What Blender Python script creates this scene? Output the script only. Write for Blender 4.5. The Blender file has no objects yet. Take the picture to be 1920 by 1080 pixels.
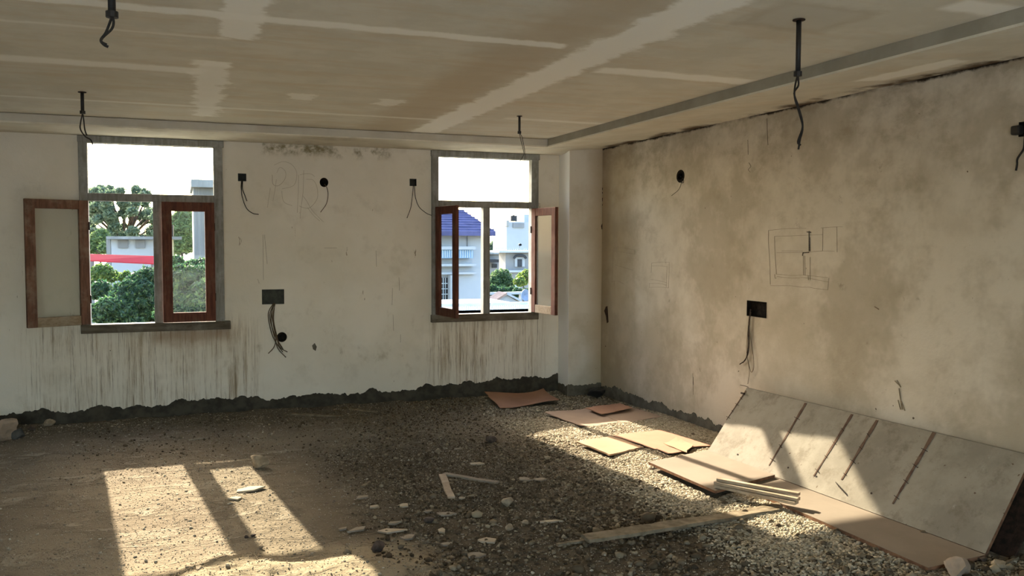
import bpy, math, random
import numpy as np
from mathutils import Matrix, Vector
random.seed(7); RNG = np.random.default_rng(11)
S = bpy.context.scene; COL = S.collection

# ------------------------------------------------------------------ camera
FPX, YAW, PITCH, ROLL = 1617.56, -.3672, -.0528, .0028
CAM = np.array([0, 0, 1.6])
cy, sy = math.cos(YAW), math.sin(YAW); cp, sp = math.cos(PITCH), math.sin(PITCH); cr, sr = math.cos(ROLL), math.sin(ROLL)
FW = np.array([-sy*cp, cy*cp, sp]); r0 = np.array([cy, sy, 0]); u0 = np.cross(r0, FW)
RT = cr*r0 + sr*u0; UP = -sr*r0 + cr*u0
cd = bpy.data.cameras.new('camera'); cd.sensor_width = 36; cd.lens = FPX*36/1920; cd.clip_start = .05; cd.clip_end = 3000
cam = bpy.data.objects.new('camera', cd); COL.objects.link(cam); S.camera = cam
cam.matrix_world = Matrix(((RT[0], UP[0], -FW[0], 0), (RT[1], UP[1], -FW[1], 0), (RT[2], UP[2], -FW[2], 1.6), (0, 0, 0, 1)))

# ------------------------------------------------------------------ world, sun, exposure
SUN_A, SUN_K = .118, .486            # sideways and downward travel of the sun per metre towards the room
w = bpy.data.worlds.new('world'); S.world = w; w.use_nodes = True
wn = w.node_tree.nodes; wl = w.node_tree.links; wn.clear()
wo = wn.new('ShaderNodeOutputWorld'); bg = wn.new('ShaderNodeBackground'); sky = wn.new('ShaderNodeTexSky')
sky.sky_type = 'NISHITA'; sky.sun_disc = False; sky.sun_elevation = math.atan(SUN_K/math.hypot(1, SUN_A)); sky.sun_rotation = math.radians(-6.7)
sky.air_density = 1.0; sky.dust_density = 3.0; sky.ozone_density = 1.0; sky.altitude = 100
bg.inputs[1].default_value = .80
wl.new(sky.outputs[0], bg.inputs[0]); wl.new(bg.outputs[0], wo.inputs[0])
sl = bpy.data.lights.new('sun', 'SUN'); sl.energy = 12.8; sl.angle = math.radians(.55); sl.color = (1, .86, .66)
so = bpy.data.objects.new('sun', sl); COL.objects.link(so); so.location = (-1, 12, 8)
so.rotation_euler = Vector((SUN_A, -1, -SUN_K)).to_track_quat('-Z', 'Y').to_euler()
S.view_settings.view_transform = 'Standard'; S.view_settings.look = 'None'; S.view_settings.gamma = 1
S.view_settings.use_curve_mapping = False; S.view_settings.exposure = 0.86
S.cycles.max_bounces = 10; S.cycles.diffuse_bounces = 7; S.cycles.transparent_max_bounces = 24
S.cycles.sample_clamp_indirect = 6; S.cycles.use_denoising = True

# ------------------------------------------------------------------ measures
D, R = 8.393, 4.14                   # window wall, right wall
XL, YN = -3.8, -3.2                  # left wall, near wall
ZS, ZC, ZT = 2.519, 2.596, 2.9       # lowered border, middle panel, slab above
R2, D2 = 3.325, 7.701
CX, CY = 3.757, 8.13                 # column corner

def ray(x, y): return FW + RT*((x-960)/FPX) + UP*((540-y)/FPX)
def onp(x, y, ax, v):
    d = ray(x, y); return CAM + d*((v-CAM[ax])/d[ax])
def onz(x, y, z=0): return onp(x, y, 2, z)
def ony(x, y, v=D): return onp(x, y, 1, v)
def onx(x, y, v=R): return onp(x, y, 0, v)

# ------------------------------------------------------------------ numeric noise and the floor's height
_tab = np.random.default_rng(3).random((256, 256))
def vnoise(x, y):
    x = np.asarray(x, float); y = np.asarray(y, float)
    xi = np.floor(x).astype(int); yi = np.floor(y).astype(int); fx = x-xi; fy = y-yi
    fx = fx*fx*(3-2*fx); fy = fy*fy*(3-2*fy)
    g = lambda a, b: _tab[a % 256, b % 256]
    return (g(xi, yi)*(1-fx)+g(xi+1, yi)*fx)*(1-fy)+(g(xi, yi+1)*(1-fx)+g(xi+1, yi+1)*fx)*fy
def fbm(x, y, o=4):
    s = 0; a = .5
    for i in range(o):
        s = s+a*vnoise(x*2**i+17*i, y*2**i+31*i); a *= .5
    return s-.47
def sst(x, a, b):
    t = np.clip((np.asarray(x, float)-a)/(b-a), 0, 1); return t*t*(3-2*t)
def gz(x, y):
    x = np.asarray(x, float); y = np.asarray(y, float)
    rough = .35+.65*sst(x, .6, 1.6)
    h = fbm(x*1.3, y*1.3, 3)*.018*rough+fbm(x*9, y*9, 3)*.014*rough+fbm(x*22, y*22, 2)*.008
    h = h+.036*sst(x, 2.5, 3.3)*(1-sst(y, 6.6, 7.6))*sst(y, 2.2, 3.0)
    # sand heap near the camera on the left
    edge = 4.36+.14*np.sin(x*4.1+.4)+.08*np.sin(x*9.3)
    m = (1-sst(y, edge-.32, edge+.10))*sst(x, -.6, -.1)*(1-sst(x, .95, 1.45))
    h = h+m*(.062+.05*fbm(x*4, y*4, 3)+.045*fbm(x*13, y*13, 3))
    h = h+.03*sst(y, 7.9, 8.4)*vnoise(x*6, y*6)
    return h

# ------------------------------------------------------------------ mesh building
class MB:
    def __init__(s): s.v = []; s.f = []
    def add(s, v, f):
        n = len(s.v); s.v += [tuple(map(float, p)) for p in v]; s.f += [tuple(i+n for i in q) for q in f]; return s
    def box(s, a, b, rot=None, org=(0, 0, 0)):
        x0, y0, z0 = a; x1, y1, z1 = b
        v = [(x0, y0, z0), (x1, y0, z0), (x1, y1, z0), (x0, y1, z0), (x0, y0, z1), (x1, y0, z1), (x1, y1, z1), (x0, y1, z1)]
        if rot is not None: v = [tuple(rot @ Vector(p)+Vector(org)) for p in v]
        return s.add(v, [(0, 3, 2, 1), (4, 5, 6, 7), (0, 1, 5, 4), (1, 2, 6, 5), (2, 3, 7, 6), (3, 0, 4, 7)])
    def prism(s, pts, d):                      # polygon pushed along d
        n = len(pts); d = np.array(d); a = [np.array(p, float) for p in pts]
        return s.add(a+[p+d for p in a], [tuple(range(n))[::-1], tuple(range(n, 2*n))]+[(i, (i+1) % n, (i+1) % n+n, i+n) for i in range(n)])
    def tube(s, path, r, n=6, taper=None):
        P = [Vector(p) for p in path]; k = len(P); vs = []; nrm = None
        for i, p in enumerate(P):
            t = (P[min(i+1, k-1)]-P[max(i-1, 0)]).normalized()
            if nrm is None: nrm = t.orthogonal().normalized()
            nrm = (nrm-t*nrm.dot(t)).normalized(); b = t.cross(nrm)
            rr = r if taper is None else r*(1+(taper-1)*i/(k-1))
            for j in range(n):
                a = 2*math.pi*j/n; vs.append(p+(nrm*math.cos(a)+b*math.sin(a))*rr)
        fs = [(i*n+j, i*n+(j+1) % n, (i+1)*n+(j+1) % n, (i+1)*n+j) for i in range(k-1) for j in range(n)]
        fs += [tuple(range(n))[::-1], tuple(range((k-1)*n, k*n))]
        return s.add(vs, fs)
    def build(s, name, m, parent=None, smooth=False, bevel=0):
        me = bpy.data.meshes.new(name); me.from_pydata(s.v, [], s.f); me.update()
        o = bpy.data.objects.new(name, me); COL.objects.link(o)
        if m: me.materials.append(m)
        if smooth: me.shade_smooth()
        if bevel:
            b = o.modifiers.new('bevel', 'BEVEL'); b.width = bevel; b.segments = 2; b.limit_method = 'ANGLE'
        if parent: o.parent = parent; o.matrix_parent_inverse = parent.matrix_world.inverted()
        return o
def tag(o, label=None, cat=None, group=None, kind=None):
    if label: o['label'] = label
    if cat: o['category'] = cat
    if group: o['group'] = group
    if kind: o['kind'] = kind
    return o
def thing(name, label, cat, loc, group=None, kind=None):
    o = bpy.data.objects.new(name, None); COL.objects.link(o); o.empty_display_size = .05
    o.matrix_world = Matrix.Translation(Vector(tuple(map(float, loc))))
    return tag(o, label, cat, group, kind)
def from_np(name, V, F, m, cols=None, smooth=False):
    me = bpy.data.meshes.new(name); k = F.shape[1]
    me.vertices.add(len(V)); me.vertices.foreach_set('co', V.astype(np.float32).ravel())
    me.loops.add(F.size); me.loops.foreach_set('vertex_index', F.astype(np.int32).ravel())
    me.polygons.add(len(F)); me.polygons.foreach_set('loop_start', np.arange(0, F.size, k, dtype=np.int32))
    me.update(calc_edges=True); me.materials.append(m)
    if cols is not None:
        ca = me.color_attributes.new('tone', 'FLOAT_COLOR', 'POINT'); ca.data.foreach_set('color', cols.astype(np.float32).ravel())
    if smooth: me.shade_smooth()
    o = bpy.data.objects.new(name, me); COL.objects.link(o); return o
def spline(pts, n=6):
    P = [np.array(p, float) for p in pts]; P = [2*P[0]-P[1]]+P+[2*P[-1]-P[-2]]; out = []
    for i in range(1, len(P)-2):
        for k in range(n):
            t = k/n; a, b, c, d = P[i-1], P[i], P[i+1], P[i+2]
            out.append(.5*((2*b)+(-a+c)*t+(2*a-5*b+4*c-d)*t*t+(-a+3*b-3*c+d)*t**3))
    out.append(P[-2]); return out

# ------------------------------------------------------------------ materials
class NT:
    def __init__(s, name, rough=.9, spec=.2):
        s.m = bpy.data.materials.new(name); s.m.use_nodes = True; s.n = s.m.node_tree.nodes; s.l = s.m.node_tree.links
        s.b = s.n['Principled BSDF']; s.b.inputs['Roughness'].default_value = rough; s.b.inputs['Specular IOR Level'].default_value = spec
        tc = s.n.new('ShaderNodeTexCoord'); s.co = tc.outputs['Object']; s._xyz = None
    def val(s, sock, v):
        if isinstance(v, (int, float)): sock.default_value = v
        elif isinstance(v, (tuple, list)): sock.default_value = tuple(v)+((1,) if len(v) == 3 and len(sock.default_value) == 4 else ())
        else: s.l.new(v, sock)
    def math(s, op, a, b=0.0, c=0.0, clamp=False):
        n = s.n.new('ShaderNodeMath'); n.operation = op; n.use_clamp = clamp
        for i, q in enumerate((a, b, c)): s.val(n.inputs[i], q)
        return n.outputs[0]
    def noise(s, scale, detail=4, rough=.55, stretch=None, off=(0, 0, 0), dist=0):
        v = s.co
        mp = s.n.new('ShaderNodeMapping'); s.l.new(v, mp.inputs[0]); mp.inputs['Scale'].default_value = stretch or (1, 1, 1); mp.inputs['Location'].default_value = off
        n = s.n.new('ShaderNodeTexNoise'); s.l.new(mp.outputs[0], n.inputs['Vector']); n.inputs['Scale'].default_value = scale
        n.inputs['Detail'].default_value = detail; n.inputs['Roughness'].default_value = rough; n.inputs['Distortion'].default_value = dist
        return n.outputs[0]
    def xyz(s):
        if s._xyz is None:
            q = s.n.new('ShaderNodeSeparateXYZ'); s.l.new(s.co, q.inputs[0]); s._xyz = q.outputs
        return s._xyz
    def step(s, v, a, b):
        n = s.n.new('ShaderNodeMapRange'); n.interpolation_type = 'SMOOTHSTEP'; s.val(n.inputs[0], v)
        n.inputs[1].default_value = a; n.inputs[2].default_value = b; return n.outputs[0]
    def rect(s, ax, bx, c0, h0, c1, h1, soft=.03, wob=None, amp=.05):
        X = s.xyz()[ax]; Y = s.xyz()[bx]
        if wob is not None:
            X = s.math('MULTIPLY_ADD', s.math('SUBTRACT', wob, .5), amp*2, X); Y = s.math('MULTIPLY_ADD', s.math('SUBTRACT', wob, .5), -amp*2, Y)
        a = s.step(s.math('ABSOLUTE', s.math('SUBTRACT', X, c0)), h0+soft, h0-soft)
        b = s.step(s.math('ABSOLUTE', s.math('SUBTRACT', Y, c1)), h1+soft, h1-soft)
        return s.math('MULTIPLY', a, b)
    def mix(s, a, b, f):
        n = s.n.new('ShaderNodeMix'); n.data_type = 'RGBA'; s.val(n.inputs[0], f); s.val(n.inputs[6], a); s.val(n.inputs[7], b); return n.outputs[2]
    def bump(s, h, strength=.3, dist=.01):
        n = s.n.new('ShaderNodeBump'); n.inputs['Strength'].default_value = strength; n.inputs['Distance'].default_value = dist
        s.l.new(h, n.inputs['Height']); s.l.new(n.outputs[0], s.b.inputs['Normal'])
    def done(s, col): s.val(s.b.inputs['Base Color'], col); return s.m
def simple(name, c, c2=None, scale=8, rough=.85, spec=.2, bump=0, stretch=None, metal=0):
    t = NT(name, rough, spec); t.b.inputs['Metallic'].default_value = metal
    n = t.noise(scale, 5, .6, stretch)
    if bump: t.bump(n, bump, .005)
    return t.done(t.mix(c, c2 or tuple(q*.75 for q in c), t.step(n, .35, .65)))

def plaster_back():
    t = NT('plaster_back', .95, .1)
    big = t.noise(.9, 5, .6); med = t.noise(4, 6, .65); fine = t.noise(40, 4, .6)
    c = t.mix((.72, .68, .585), (.80, .765, .68), t.step(big, .35, .65))
    c = t.mix(c, (.58, .54, .45), t.math('MULTIPLY', t.step(med, .52, .75), .55))
    vary = t.step(t.noise(2.2, 4, .6, None, (6, 6, 1)), .30, .52); str1 = t.noise(1, 7, .85, (20, 20, .8)); str2 = t.noise(1, 5, .7, (75, 75, 2.2), (3, 1, 5))
    for (cx, hx) in ((-.3, .95), (2.95, .62)):
        m = t.rect(0, 2, cx, hx, .45, .42, .12)
        c = t.mix(c, (.34, .26, .16), t.math('MULTIPLY', m, t.math('MULTIPLY', t.step(str1, .44, .68), t.math('MULTIPLY', vary, .9))))
        c = t.mix(c, (.17, .13, .085), t.math('MULTIPLY', m, t.math('MULTIPLY', t.step(str2, .54, .68), .8)))
    m = t.rect(0, 2, .1, .35, .74, .07, .06, med, .1)
    c = t.mix(c, (.26, .15, .075), t.math('MULTIPLY', m, .6))
    m = t.rect(0, 2, 1.35, .62, 2.47, .05, .05, med, .12)
    c = t.mix(c, (.24, .21, .12), t.math('MULTIPLY', m, t.step(t.noise(9, 6, .7), .42, .66)))
    m = t.rect(0, 2, -1.05, .32, 1.3, .42, .2)
    c = t.mix(c, (.22, .18, .12), t.math('MULTIPLY', m, t.math('MULTIPLY', t.step(t.noise(1, 6, .8, (22, 22, 4)), .60, .72), .7)))
    m = t.rect(0, 2, 1.3, 1.1, .62, .35, .25)
    c = t.mix(c, (.33, .27, .17), t.math('MULTIPLY', m, t.math('MULTIPLY', t.step(t.noise(1, 6, .7, (5, 5, 3), (7, 2, 2)), .55, .75), .6)))
    # bare scrapes
    c = t.mix(c, (.25, .2, .13), t.math('MULTIPLY', t.step(t.noise(1, 4, .6, (16, 16, 5), (1, 4, 9)), .70, .74), .8))
    c = t.mix(c, (.12, .10, .07), t.step(t.noise(28, 2, .5, None, (5, 5, 5)), .765, .79))
    t.bump(t.math('ADD', t.math('MULTIPLY', med, 1.2), t.math('MULTIPLY', fine, .25)), .35, .012)
    return t.done(c)
def plaster_right():
    t = NT('plaster_right', .95, .1)
    big = t.noise(.8, 6, .65, None, (4, 2, 1)); med = t.noise(3, 7, .68, (1, 1, 1.4)); fine = t.noise(45, 4, .6)
    c = t.mix((.47, .415, .32), (.62, .565, .465), t.step(big, .38, .6))
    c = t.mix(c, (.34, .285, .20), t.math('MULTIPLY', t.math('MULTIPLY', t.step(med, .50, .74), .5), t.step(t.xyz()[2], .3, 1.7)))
    m = t.step(t.xyz()[1], 7.3, 7.75)
    c = t.mix(c, (.38, .29, .17), t.math('MULTIPLY', m, .6))
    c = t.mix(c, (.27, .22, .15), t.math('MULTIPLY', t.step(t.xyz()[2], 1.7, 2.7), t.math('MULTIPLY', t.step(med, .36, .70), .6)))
    c = t.mix(c, (.33, .28, .20), t.math('MULTIPLY', t.step(t.noise(1.1, 5, .7, None, (2, 8, 4)), .46, .60), .5))
    c = t.mix(c, (.035, .026, .018), t.math('MULTIPLY', t.step(t.math('MULTIPLY_ADD', t.noise(7, 5, .7, None, (1, 3, 2)), .06, t.xyz()[2]), 2.585, 2.605), t.step(t.noise(1.3, 4, .6, None, (5, 3, 2)), .38, .5)))
    c = t.mix(c, (.20, .15, .10), t.math('MULTIPLY', t.step(t.noise(6, 6, .75, None, (8, 8, 8)), .64, .74), .45))
    c = t.mix(c, (.13, .10, .07), t.step(t.noise(20, 2, .5, None, (5, 9, 5)), .765, .79))
    t.bump(t.math('ADD', t.math('MULTIPLY', med, 1.0), t.math('MULTIPLY', fine, .25)), .35, .012)
    return t.done(c)
def column_mat():
    t = NT('plaster_column', .95, .1); n = t.noise(3, 6, .6)
    c = t.mix((.68, .65, .58), (.56, .52, .43), t.step(n, .4, .7))
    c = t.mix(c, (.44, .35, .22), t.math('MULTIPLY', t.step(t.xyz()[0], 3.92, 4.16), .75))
    c = t.mix(c, (.25, .18, .10), t.math('MULTIPLY', t.step(t.noise(9, 5, .7), .66, .72), .6))
    c = t.mix((.90, .90, .88), c, t.step(t.xyz()[0], CX+.001, CX+.004))  # side face beside the window lightened in colour to stand for window light
    t.bump(n, .3, .01); return t.done(c)
def board_ceiling(name, middle):
    t = NT(name, .95, .08)
    med = t.noise(3.2, 6, .65); wob = t.noise(5, 5, .65, None, (2, 7, 3)); wob2 = t.noise(1.3, 3, .5, None, (9, 1, 3)); smear = t.noise(1, 6, .7, (1.2, 6, 1))
    c = t.mix((.66, .63, .53), (.72, .69, .59), t.step(med, .4, .6))
    c = t.mix(c, (.64, .55, .41), t.math('MULTIPLY', t.step(smear, .46, .66), .55 if middle else .4))
    put = (.97, .96, .89)
    def P(cx, hx, cyy, hy, soft=.03, amp=.06, k=1.0, col=put, wb=None):
        nonlocal c
        c = t.mix(c, col, t.math('MULTIPLY', t.rect(0, 1, cx, hx, cyy, hy, soft, wb or wob, amp), k))
    if middle:
        P(1.70, .20, 4.5, 3.3, .12, .13, .6, (.54, .45, .32))
        P(.1, 1.75, 4.06, .055, .02, .05, .9)
        P(-1.0, 1.25, 4.52, .02, .02, .03, .5)
        P(-1.2, 1.35, 5.43, .085, .03, .05, .75)
        P(-.2, 2.2, 6.84, .035, .03, .03, .6)
        P(2.08, .13, 4.5, 3.3, .03, .12, .95)
        P(2.80, .52, 4.52, .085, .03, .05, .85)
        P(2.9, .45, 6.55, .05, .03, .04, .55)
        P(.28, .09, 3.65, .85, .02, .10, .9)
        P(.20, .09, 6.25, 1.1, .03, .16, .8); P(.18, .11, 5.18, .07, .02, .06, .8)
        P(.80, .10, 6.12, .13, .02, .16, .6); P(1.40, .10, 6.12, .13, .02, .16, .6)
        P(2.6, .26, 3.16, .22, .04, .10, .5, (.50, .44, .33)); P(2.60, .19, 3.16, .15, .03, .08, .6, (.66, .63, .54))
        P(3.2, .18, 2.75, .08, .03, .04, .8)
    else:
        P(3.80, .12, 3.72, .32, .03, .1, .8)
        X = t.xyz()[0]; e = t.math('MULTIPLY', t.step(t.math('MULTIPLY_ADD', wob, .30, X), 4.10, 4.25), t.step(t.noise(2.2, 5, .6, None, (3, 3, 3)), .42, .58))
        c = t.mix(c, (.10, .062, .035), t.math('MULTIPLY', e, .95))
        Y = t.xyz()[1]; e = t.math('MULTIPLY', t.step(Y, 7.6, 7.72), t.step(t.noise(2, 5, .6), .5, .7))
        c = t.mix(c, (.42, .38, .29), t.math('MULTIPLY', e, .6))
    t.bump(t.math('ADD', wob, med), .15, .01)
    return t.done(c)
def floor_mat():
    t = NT('floor_dust', 1, .05)
    big = t.noise(.8, 5, .6); med = t.noise(6, 7, .7); fine = t.noise(55, 5, .7); lay = t.noise(1.6, 7, .7, (1.2, 2.6, 1), (0, 0, 0), .8)
    c = t.mix((.235, .193, .135), (.31, .26, .185), t.step(big, .35, .65))
    c = t.mix(c, (.44, .385, .295), t.math('MULTIPLY', t.step(lay, .55, .66), .6))
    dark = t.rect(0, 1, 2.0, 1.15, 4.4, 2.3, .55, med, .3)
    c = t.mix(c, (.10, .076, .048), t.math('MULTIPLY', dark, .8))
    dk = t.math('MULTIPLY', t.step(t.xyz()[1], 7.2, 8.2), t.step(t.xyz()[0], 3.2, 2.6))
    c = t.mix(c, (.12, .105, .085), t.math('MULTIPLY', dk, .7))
    gr = t.math('MULTIPLY', t.math('MULTIPLY', t.step(t.xyz()[0], 2.5, 3.0), t.step(t.xyz()[1], 3.2, 4.0)), .8)
    c = t.mix(c, (.24, .21, .155), gr)
    sand = t.rect(0, 1, .35, .8, 4.1, .42, .12, med, .1)
    c = t.mix(c, (.42, .35, .24), t.math('MULTIPLY', sand, .8))
    c = t.mix(c, (.10, .085, .065), t.math('MULTIPLY', t.step(fine, .56, .72), .5))
    c = t.mix(c, (.5, .46, .38), t.math('MULTIPLY', t.step(t.noise(90, 2, .5), .70, .76), .6))
    t.bump(t.math('ADD', t.math('ADD', t.math('MULTIPLY', med, 1.4), t.math('MULTIPLY', t.step(lay, .50, .60), 1.0)), t.math('MULTIPLY', fine, .7)), 1.0, .022)
    return t.done(c)
def attr_mat(name, rough=.95, bump=0, transl=0, spec=.1):
    t = NT(name, rough, spec); a = t.n.new('ShaderNodeAttribute'); a.attribute_name = 'tone'
    if bump: t.bump(t.noise(60, 4, .6), bump, .004)
    t.done(a.outputs['Color'])
    if transl:
        tr = t.n.new('ShaderNodeBsdfTranslucent'); mx = t.n.new('ShaderNodeMixShader'); mx.inputs[0].default_value = transl
        hs = t.n.new('ShaderNodeHueSaturation'); t.l.new(a.outputs['Color'], hs.inputs['Color']); hs.inputs['Value'].default_value = 1.3; hs.inputs['Saturation'].default_value = 1.1
        t.l.new(hs.outputs[0], tr.inputs[0]); t.l.new(t.b.outputs[0], mx.inputs[1]); t.l.new(tr.outputs[0], mx.inputs[2])
        t.l.new(mx.outputs[0], t.n['Material Output'].inputs[0])
    return t.m
def wood(name, c1, c2, dust, k=.4, stretch=(14, 14, 1.5)):
    t = NT(name, .8, .12); g = t.noise(3, 6, .65, stretch); d = t.noise(5, 6, .7)
    c = t.mix(c1, c2, t.step(g, .35, .65)); c = t.mix(c, dust, t.math('MULTIPLY', t.step(d, .45, .7), k))
    t.bump(g, .25, .004); return t.done(c)
def glass_mat(name, dust=.05):
    m = bpy.data.materials.new(name); m.use_nodes = True; n = m.node_tree.nodes; l = m.node_tree.links; n.clear()
    o = n.new('ShaderNodeOutputMaterial'); tr = n.new('ShaderNodeBsdfTransparent'); tr.inputs[0].default_value = (.96, .97, .96, 1)
    gl = n.new('ShaderNodeBsdfGlossy'); gl.inputs['Roughness'].default_value = .03; df = n.new('ShaderNodeBsdfDiffuse'); df.inputs[0].default_value = (.6, .58, .5, 1)
    m1 = n.new('ShaderNodeMixShader'); m2 = n.new('ShaderNodeMixShader')
    m1.inputs[0].default_value = .012; l.new(tr.outputs[0], m1.inputs[1]); l.new(gl.outputs[0], m1.inputs[2])
    m2.inputs[0].default_value = dust; l.new(m1.outputs[0], m2.inputs[1]); l.new(df.outputs[0], m2.inputs[2]); l.new(m2.outputs[0], o.inputs[0]); return m

M = dict(
    back=plaster_back(), right=plaster_right(), column=column_mat(), ceil=board_ceiling('ceiling_board', True), soff=board_ceiling('soffit_board', False),
    floor=floor_mat(), stone=attr_mat('stone_mix', .95, .5), leaf=attr_mat('leaf_mix', .5, 0, .45, .35),
    cement=simple('wet_cement', (.078, .07, .054), (.044, .04, .031), 12, .95, .1, .6), cement_l=simple('grey_cement', (.155, .142, .112), (.10, .092, .072), 10, .95, .1, .6),
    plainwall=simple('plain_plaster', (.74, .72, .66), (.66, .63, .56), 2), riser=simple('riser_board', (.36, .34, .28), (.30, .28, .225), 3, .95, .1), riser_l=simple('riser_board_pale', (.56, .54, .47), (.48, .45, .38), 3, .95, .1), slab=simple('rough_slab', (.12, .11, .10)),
    frame=wood('weathered_frame', (.27, .275, .265), (.19, .185, .165), (.40, .41, .40), .6), framelow=wood('weathered_sill', (.16, .14, .11), (.09, .075, .055), (.30, .28, .24), .4, (1.5, 14, 14)),
    redwood=wood('red_brown_wood', (.155, .062, .042), (.085, .035, .026), (.22, .15, .11), .35), oldwood=wood('dusty_brown_wood', (.20, .105, .07), (.12, .065, .045), (.30, .24, .18), .55),
    palewood=wood('pale_rail_wood', (.34, .27, .19), (.25, .19, .12), (.42, .38, .32), .4, (1.5, 14, 14)),
    glass=glass_mat('window_glass', .004), dglass=glass_mat('dusty_glass', .10),
    black=simple('black_steel', (.012, .012, .013), (.02, .018, .016), 20, .5, .4), rust=simple('rusty_dark', (.05, .028, .018), (.02, .014, .01), 30, .8),
    boxm=simple('box_metal', (.05, .055, .045), (.025, .028, .024), 15, .7, .3, .4), hole=simple('hole_dark', (.010, .009, .008), (.02, .016, .012), 30, .95, .05, .5),
    wirek=simple('dark_wire', (.02, .018, .016), (.035, .03, .025), 40, .6), wireo=simple('dusty_wire', (.13, .09, .055), (.08, .06, .035), 30, .7), wireg=simple('faded_wire', (.22, .19, .12), (.15, .12, .08), 30, .7),
    pencil=simple('pencil_line', (.27, .225, .165), (.34, .29, .22), 8, 1, 0), pencil_f=simple('faint_pencil', (.34, .30, .22), (.42, .37, .28), 8, 1, 0), smudge=simple('graphite_smudge', (.06, .05, .04), (.12, .10, .08), 60, 1, 0),
    card=simple('card_sheet', (.38, .22, .145), (.32, .185, .12), 3, .9, .1), cardy=simple('yellow_card', (.40, .275, .175), (.34, .235, .15), 3, .9, .1), carde=simple('pale_card', (.37, .275, .20), (.32, .24, .18), 3, .9, .1),
    ply=simple('plywood_face', (.255, .208, .158), (.22, .178, .133), 2.2, .85, .15, .15), plyside=simple('plywood_edge', (.25, .14, .08), (.14, .075, .045), 25, .9, .1, .4),
    seam=simple('seam_stain', (.085, .05, .035), (.15, .10, .07), 14, .95, .05, .3), slat=wood('old_slat', (.47, .38, .27), (.33, .25, .17), (.55, .47, .36), .4, (3, 3, 14)),
    dplank=simple('dust_covered_plank', (.27, .22, .15), (.16, .125, .08), 14, .95, .1, .5),
    sack=simple('sack_cloth', (.42, .33, .25), (.30, .24, .18), 6, .95, .1, .3), darkcloth=simple('dark_cloth', (.05, .055, .055), (.10, .10, .09), 8, .9), blackbag=simple('black_bag', (.012, .012, .012), (.025, .022, .02), 10, .5, .4),
    chip=simple('plaster_chip', (.46, .39, .285), (.38, .32, .23), 12, .95, .1, .3), chipd=simple('dusty_chip', (.33, .28, .21), (.24, .2, .15), 12, .95, .1, .3), rock=simple('rubble_rock', (.40, .33, .235), (.26, .21, .145), 14, .95, .1, .8), rockd=simple('dark_rock', (.13, .10, .08), (.07, .055, .045), 14, .95, .1, .8),
    white=simple('white_scrap', (.75, .75, .72)),
)
def board_face():
    t = NT('concrete_form_face', .9, .15); a = t.noise(2.2, 7, .7); b = t.noise(5, 7, .75, (1, 1, 1), (3, 3, 3))
    c = t.mix((.235, .21, .165), (.31, .28, .225), t.step(a, .38, .62)); c = t.mix(c, (.16, .13, .092), t.math('MULTIPLY', t.step(b, .50, .66), .6))
    c = t.mix(c, (.60, .59, .55), t.math('MULTIPLY', t.step(t.noise(7, 6, .8, None, (9, 2, 1)), .60, .76), .35))
    c = t.mix(c, (.12, .08, .05), t.step(t.noise(26, 2, .5), .72, .78))
    c = t.mix(c, (.13, .11, .08), t.math('MULTIPLY', t.step(t.noise(14, 7, .8, None, (2, 2, 7)), .55, .75), .45))
    t.bump(b, .2, .005); return t.done(c)
M['form'] = board_face()

# ------------------------------------------------------------------ the room
def struct(o): o['kind'] = 'structure'; return o
def holed_wall(name, m, ax, inner, outer, lo, hi, z0, z1, holes, parent=None):
    """wall with rectangular openings; ax 0: spans x at y = inner, ax 1: spans y at x = inner. hole = (a0,a1,z0,z1,depth or None)"""
    A = sorted({lo, hi, *[h[0] for h in holes], *[h[1] for h in holes]}); Z = sorted({z0, z1, *[h[2] for h in holes], *[h[3] for h in holes]})
    mb = MB(); P = (lambda a, t, z: (a, t, z)) if ax == 0 else (lambda a, t, z: (t, a, z)); sgn = 1 if outer > inner else -1
    def q(p): mb.add(p, [(0, 1, 2, 3)])
    for i in range(len(A)-1):
        for j in range(len(Z)-1):
            ca, cz = (A[i]+A[i+1])/2, (Z[j]+Z[j+1])/2; h = [k for k in holes if k[0] < ca < k[1] and k[2] < cz < k[3]]
            a0, a1, b0, b1 = A[i], A[i+1], Z[j], Z[j+1]
            if not h: q([P(a0, inner, b0), P(a1, inner, b0), P(a1, inner, b1), P(a0, inner, b1)])
            elif h[0][4]: t = inner+sgn*h[0][4]; q([P(a0, t, b0), P(a1, t, b0), P(a1, t, b1), P(a0, t, b1)])
            if not h or h[0][4]: q([P(a0, outer, b0), P(a0, outer, b1), P(a1, outer, b1), P(a1, outer, b0)])
    for h in holes:
        t = outer if not h[4] else inner+sgn*h[4]
        q([P(h[0], inner, h[2]), P(h[1], inner, h[2]), P(h[1], t, h[2]), P(h[0], t, h[2])]); q([P(h[0], inner, h[3]), P(h[1], inner, h[3]), P(h[1], t, h[3]), P(h[0], t, h[3])])
        q([P(h[0], inner, h[2]), P(h[0], inner, h[3]), P(h[0], t, h[3]), P(h[0], t, h[2])]); q([P(h[1], inner, h[2]), P(h[1], inner, h[3]), P(h[1], t, h[3]), P(h[1], t, h[2])])
    return struct(mb.build(name, m, parent))
W1 = (-.81, .376, .807, 2.516); W2 = (2.3585, 3.5115, .807, 2.516)
def boxrect(px, wall):
    a = (ony if wall == 'b' else onx)(px[0], px[1]); b = (ony if wall == 'b' else onx)(px[2], px[3]); i = 0 if wall == 'b' else 1
    return (min(a[i], b[i]), max(a[i], b[i]), min(a[2], b[2]), max(a[2], b[2]))
BB = {'l': boxrect((446, 325, 462, 340), 'b'), 'r': boxrect((768, 335, 781, 349), 'b'), 'm': boxrect((491, 543, 533, 570), 'b'), 'h1': boxrect((602, 336, 613, 348), 'b'), 'h2': boxrect((522, 626, 535, 638), 'b')}
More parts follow.
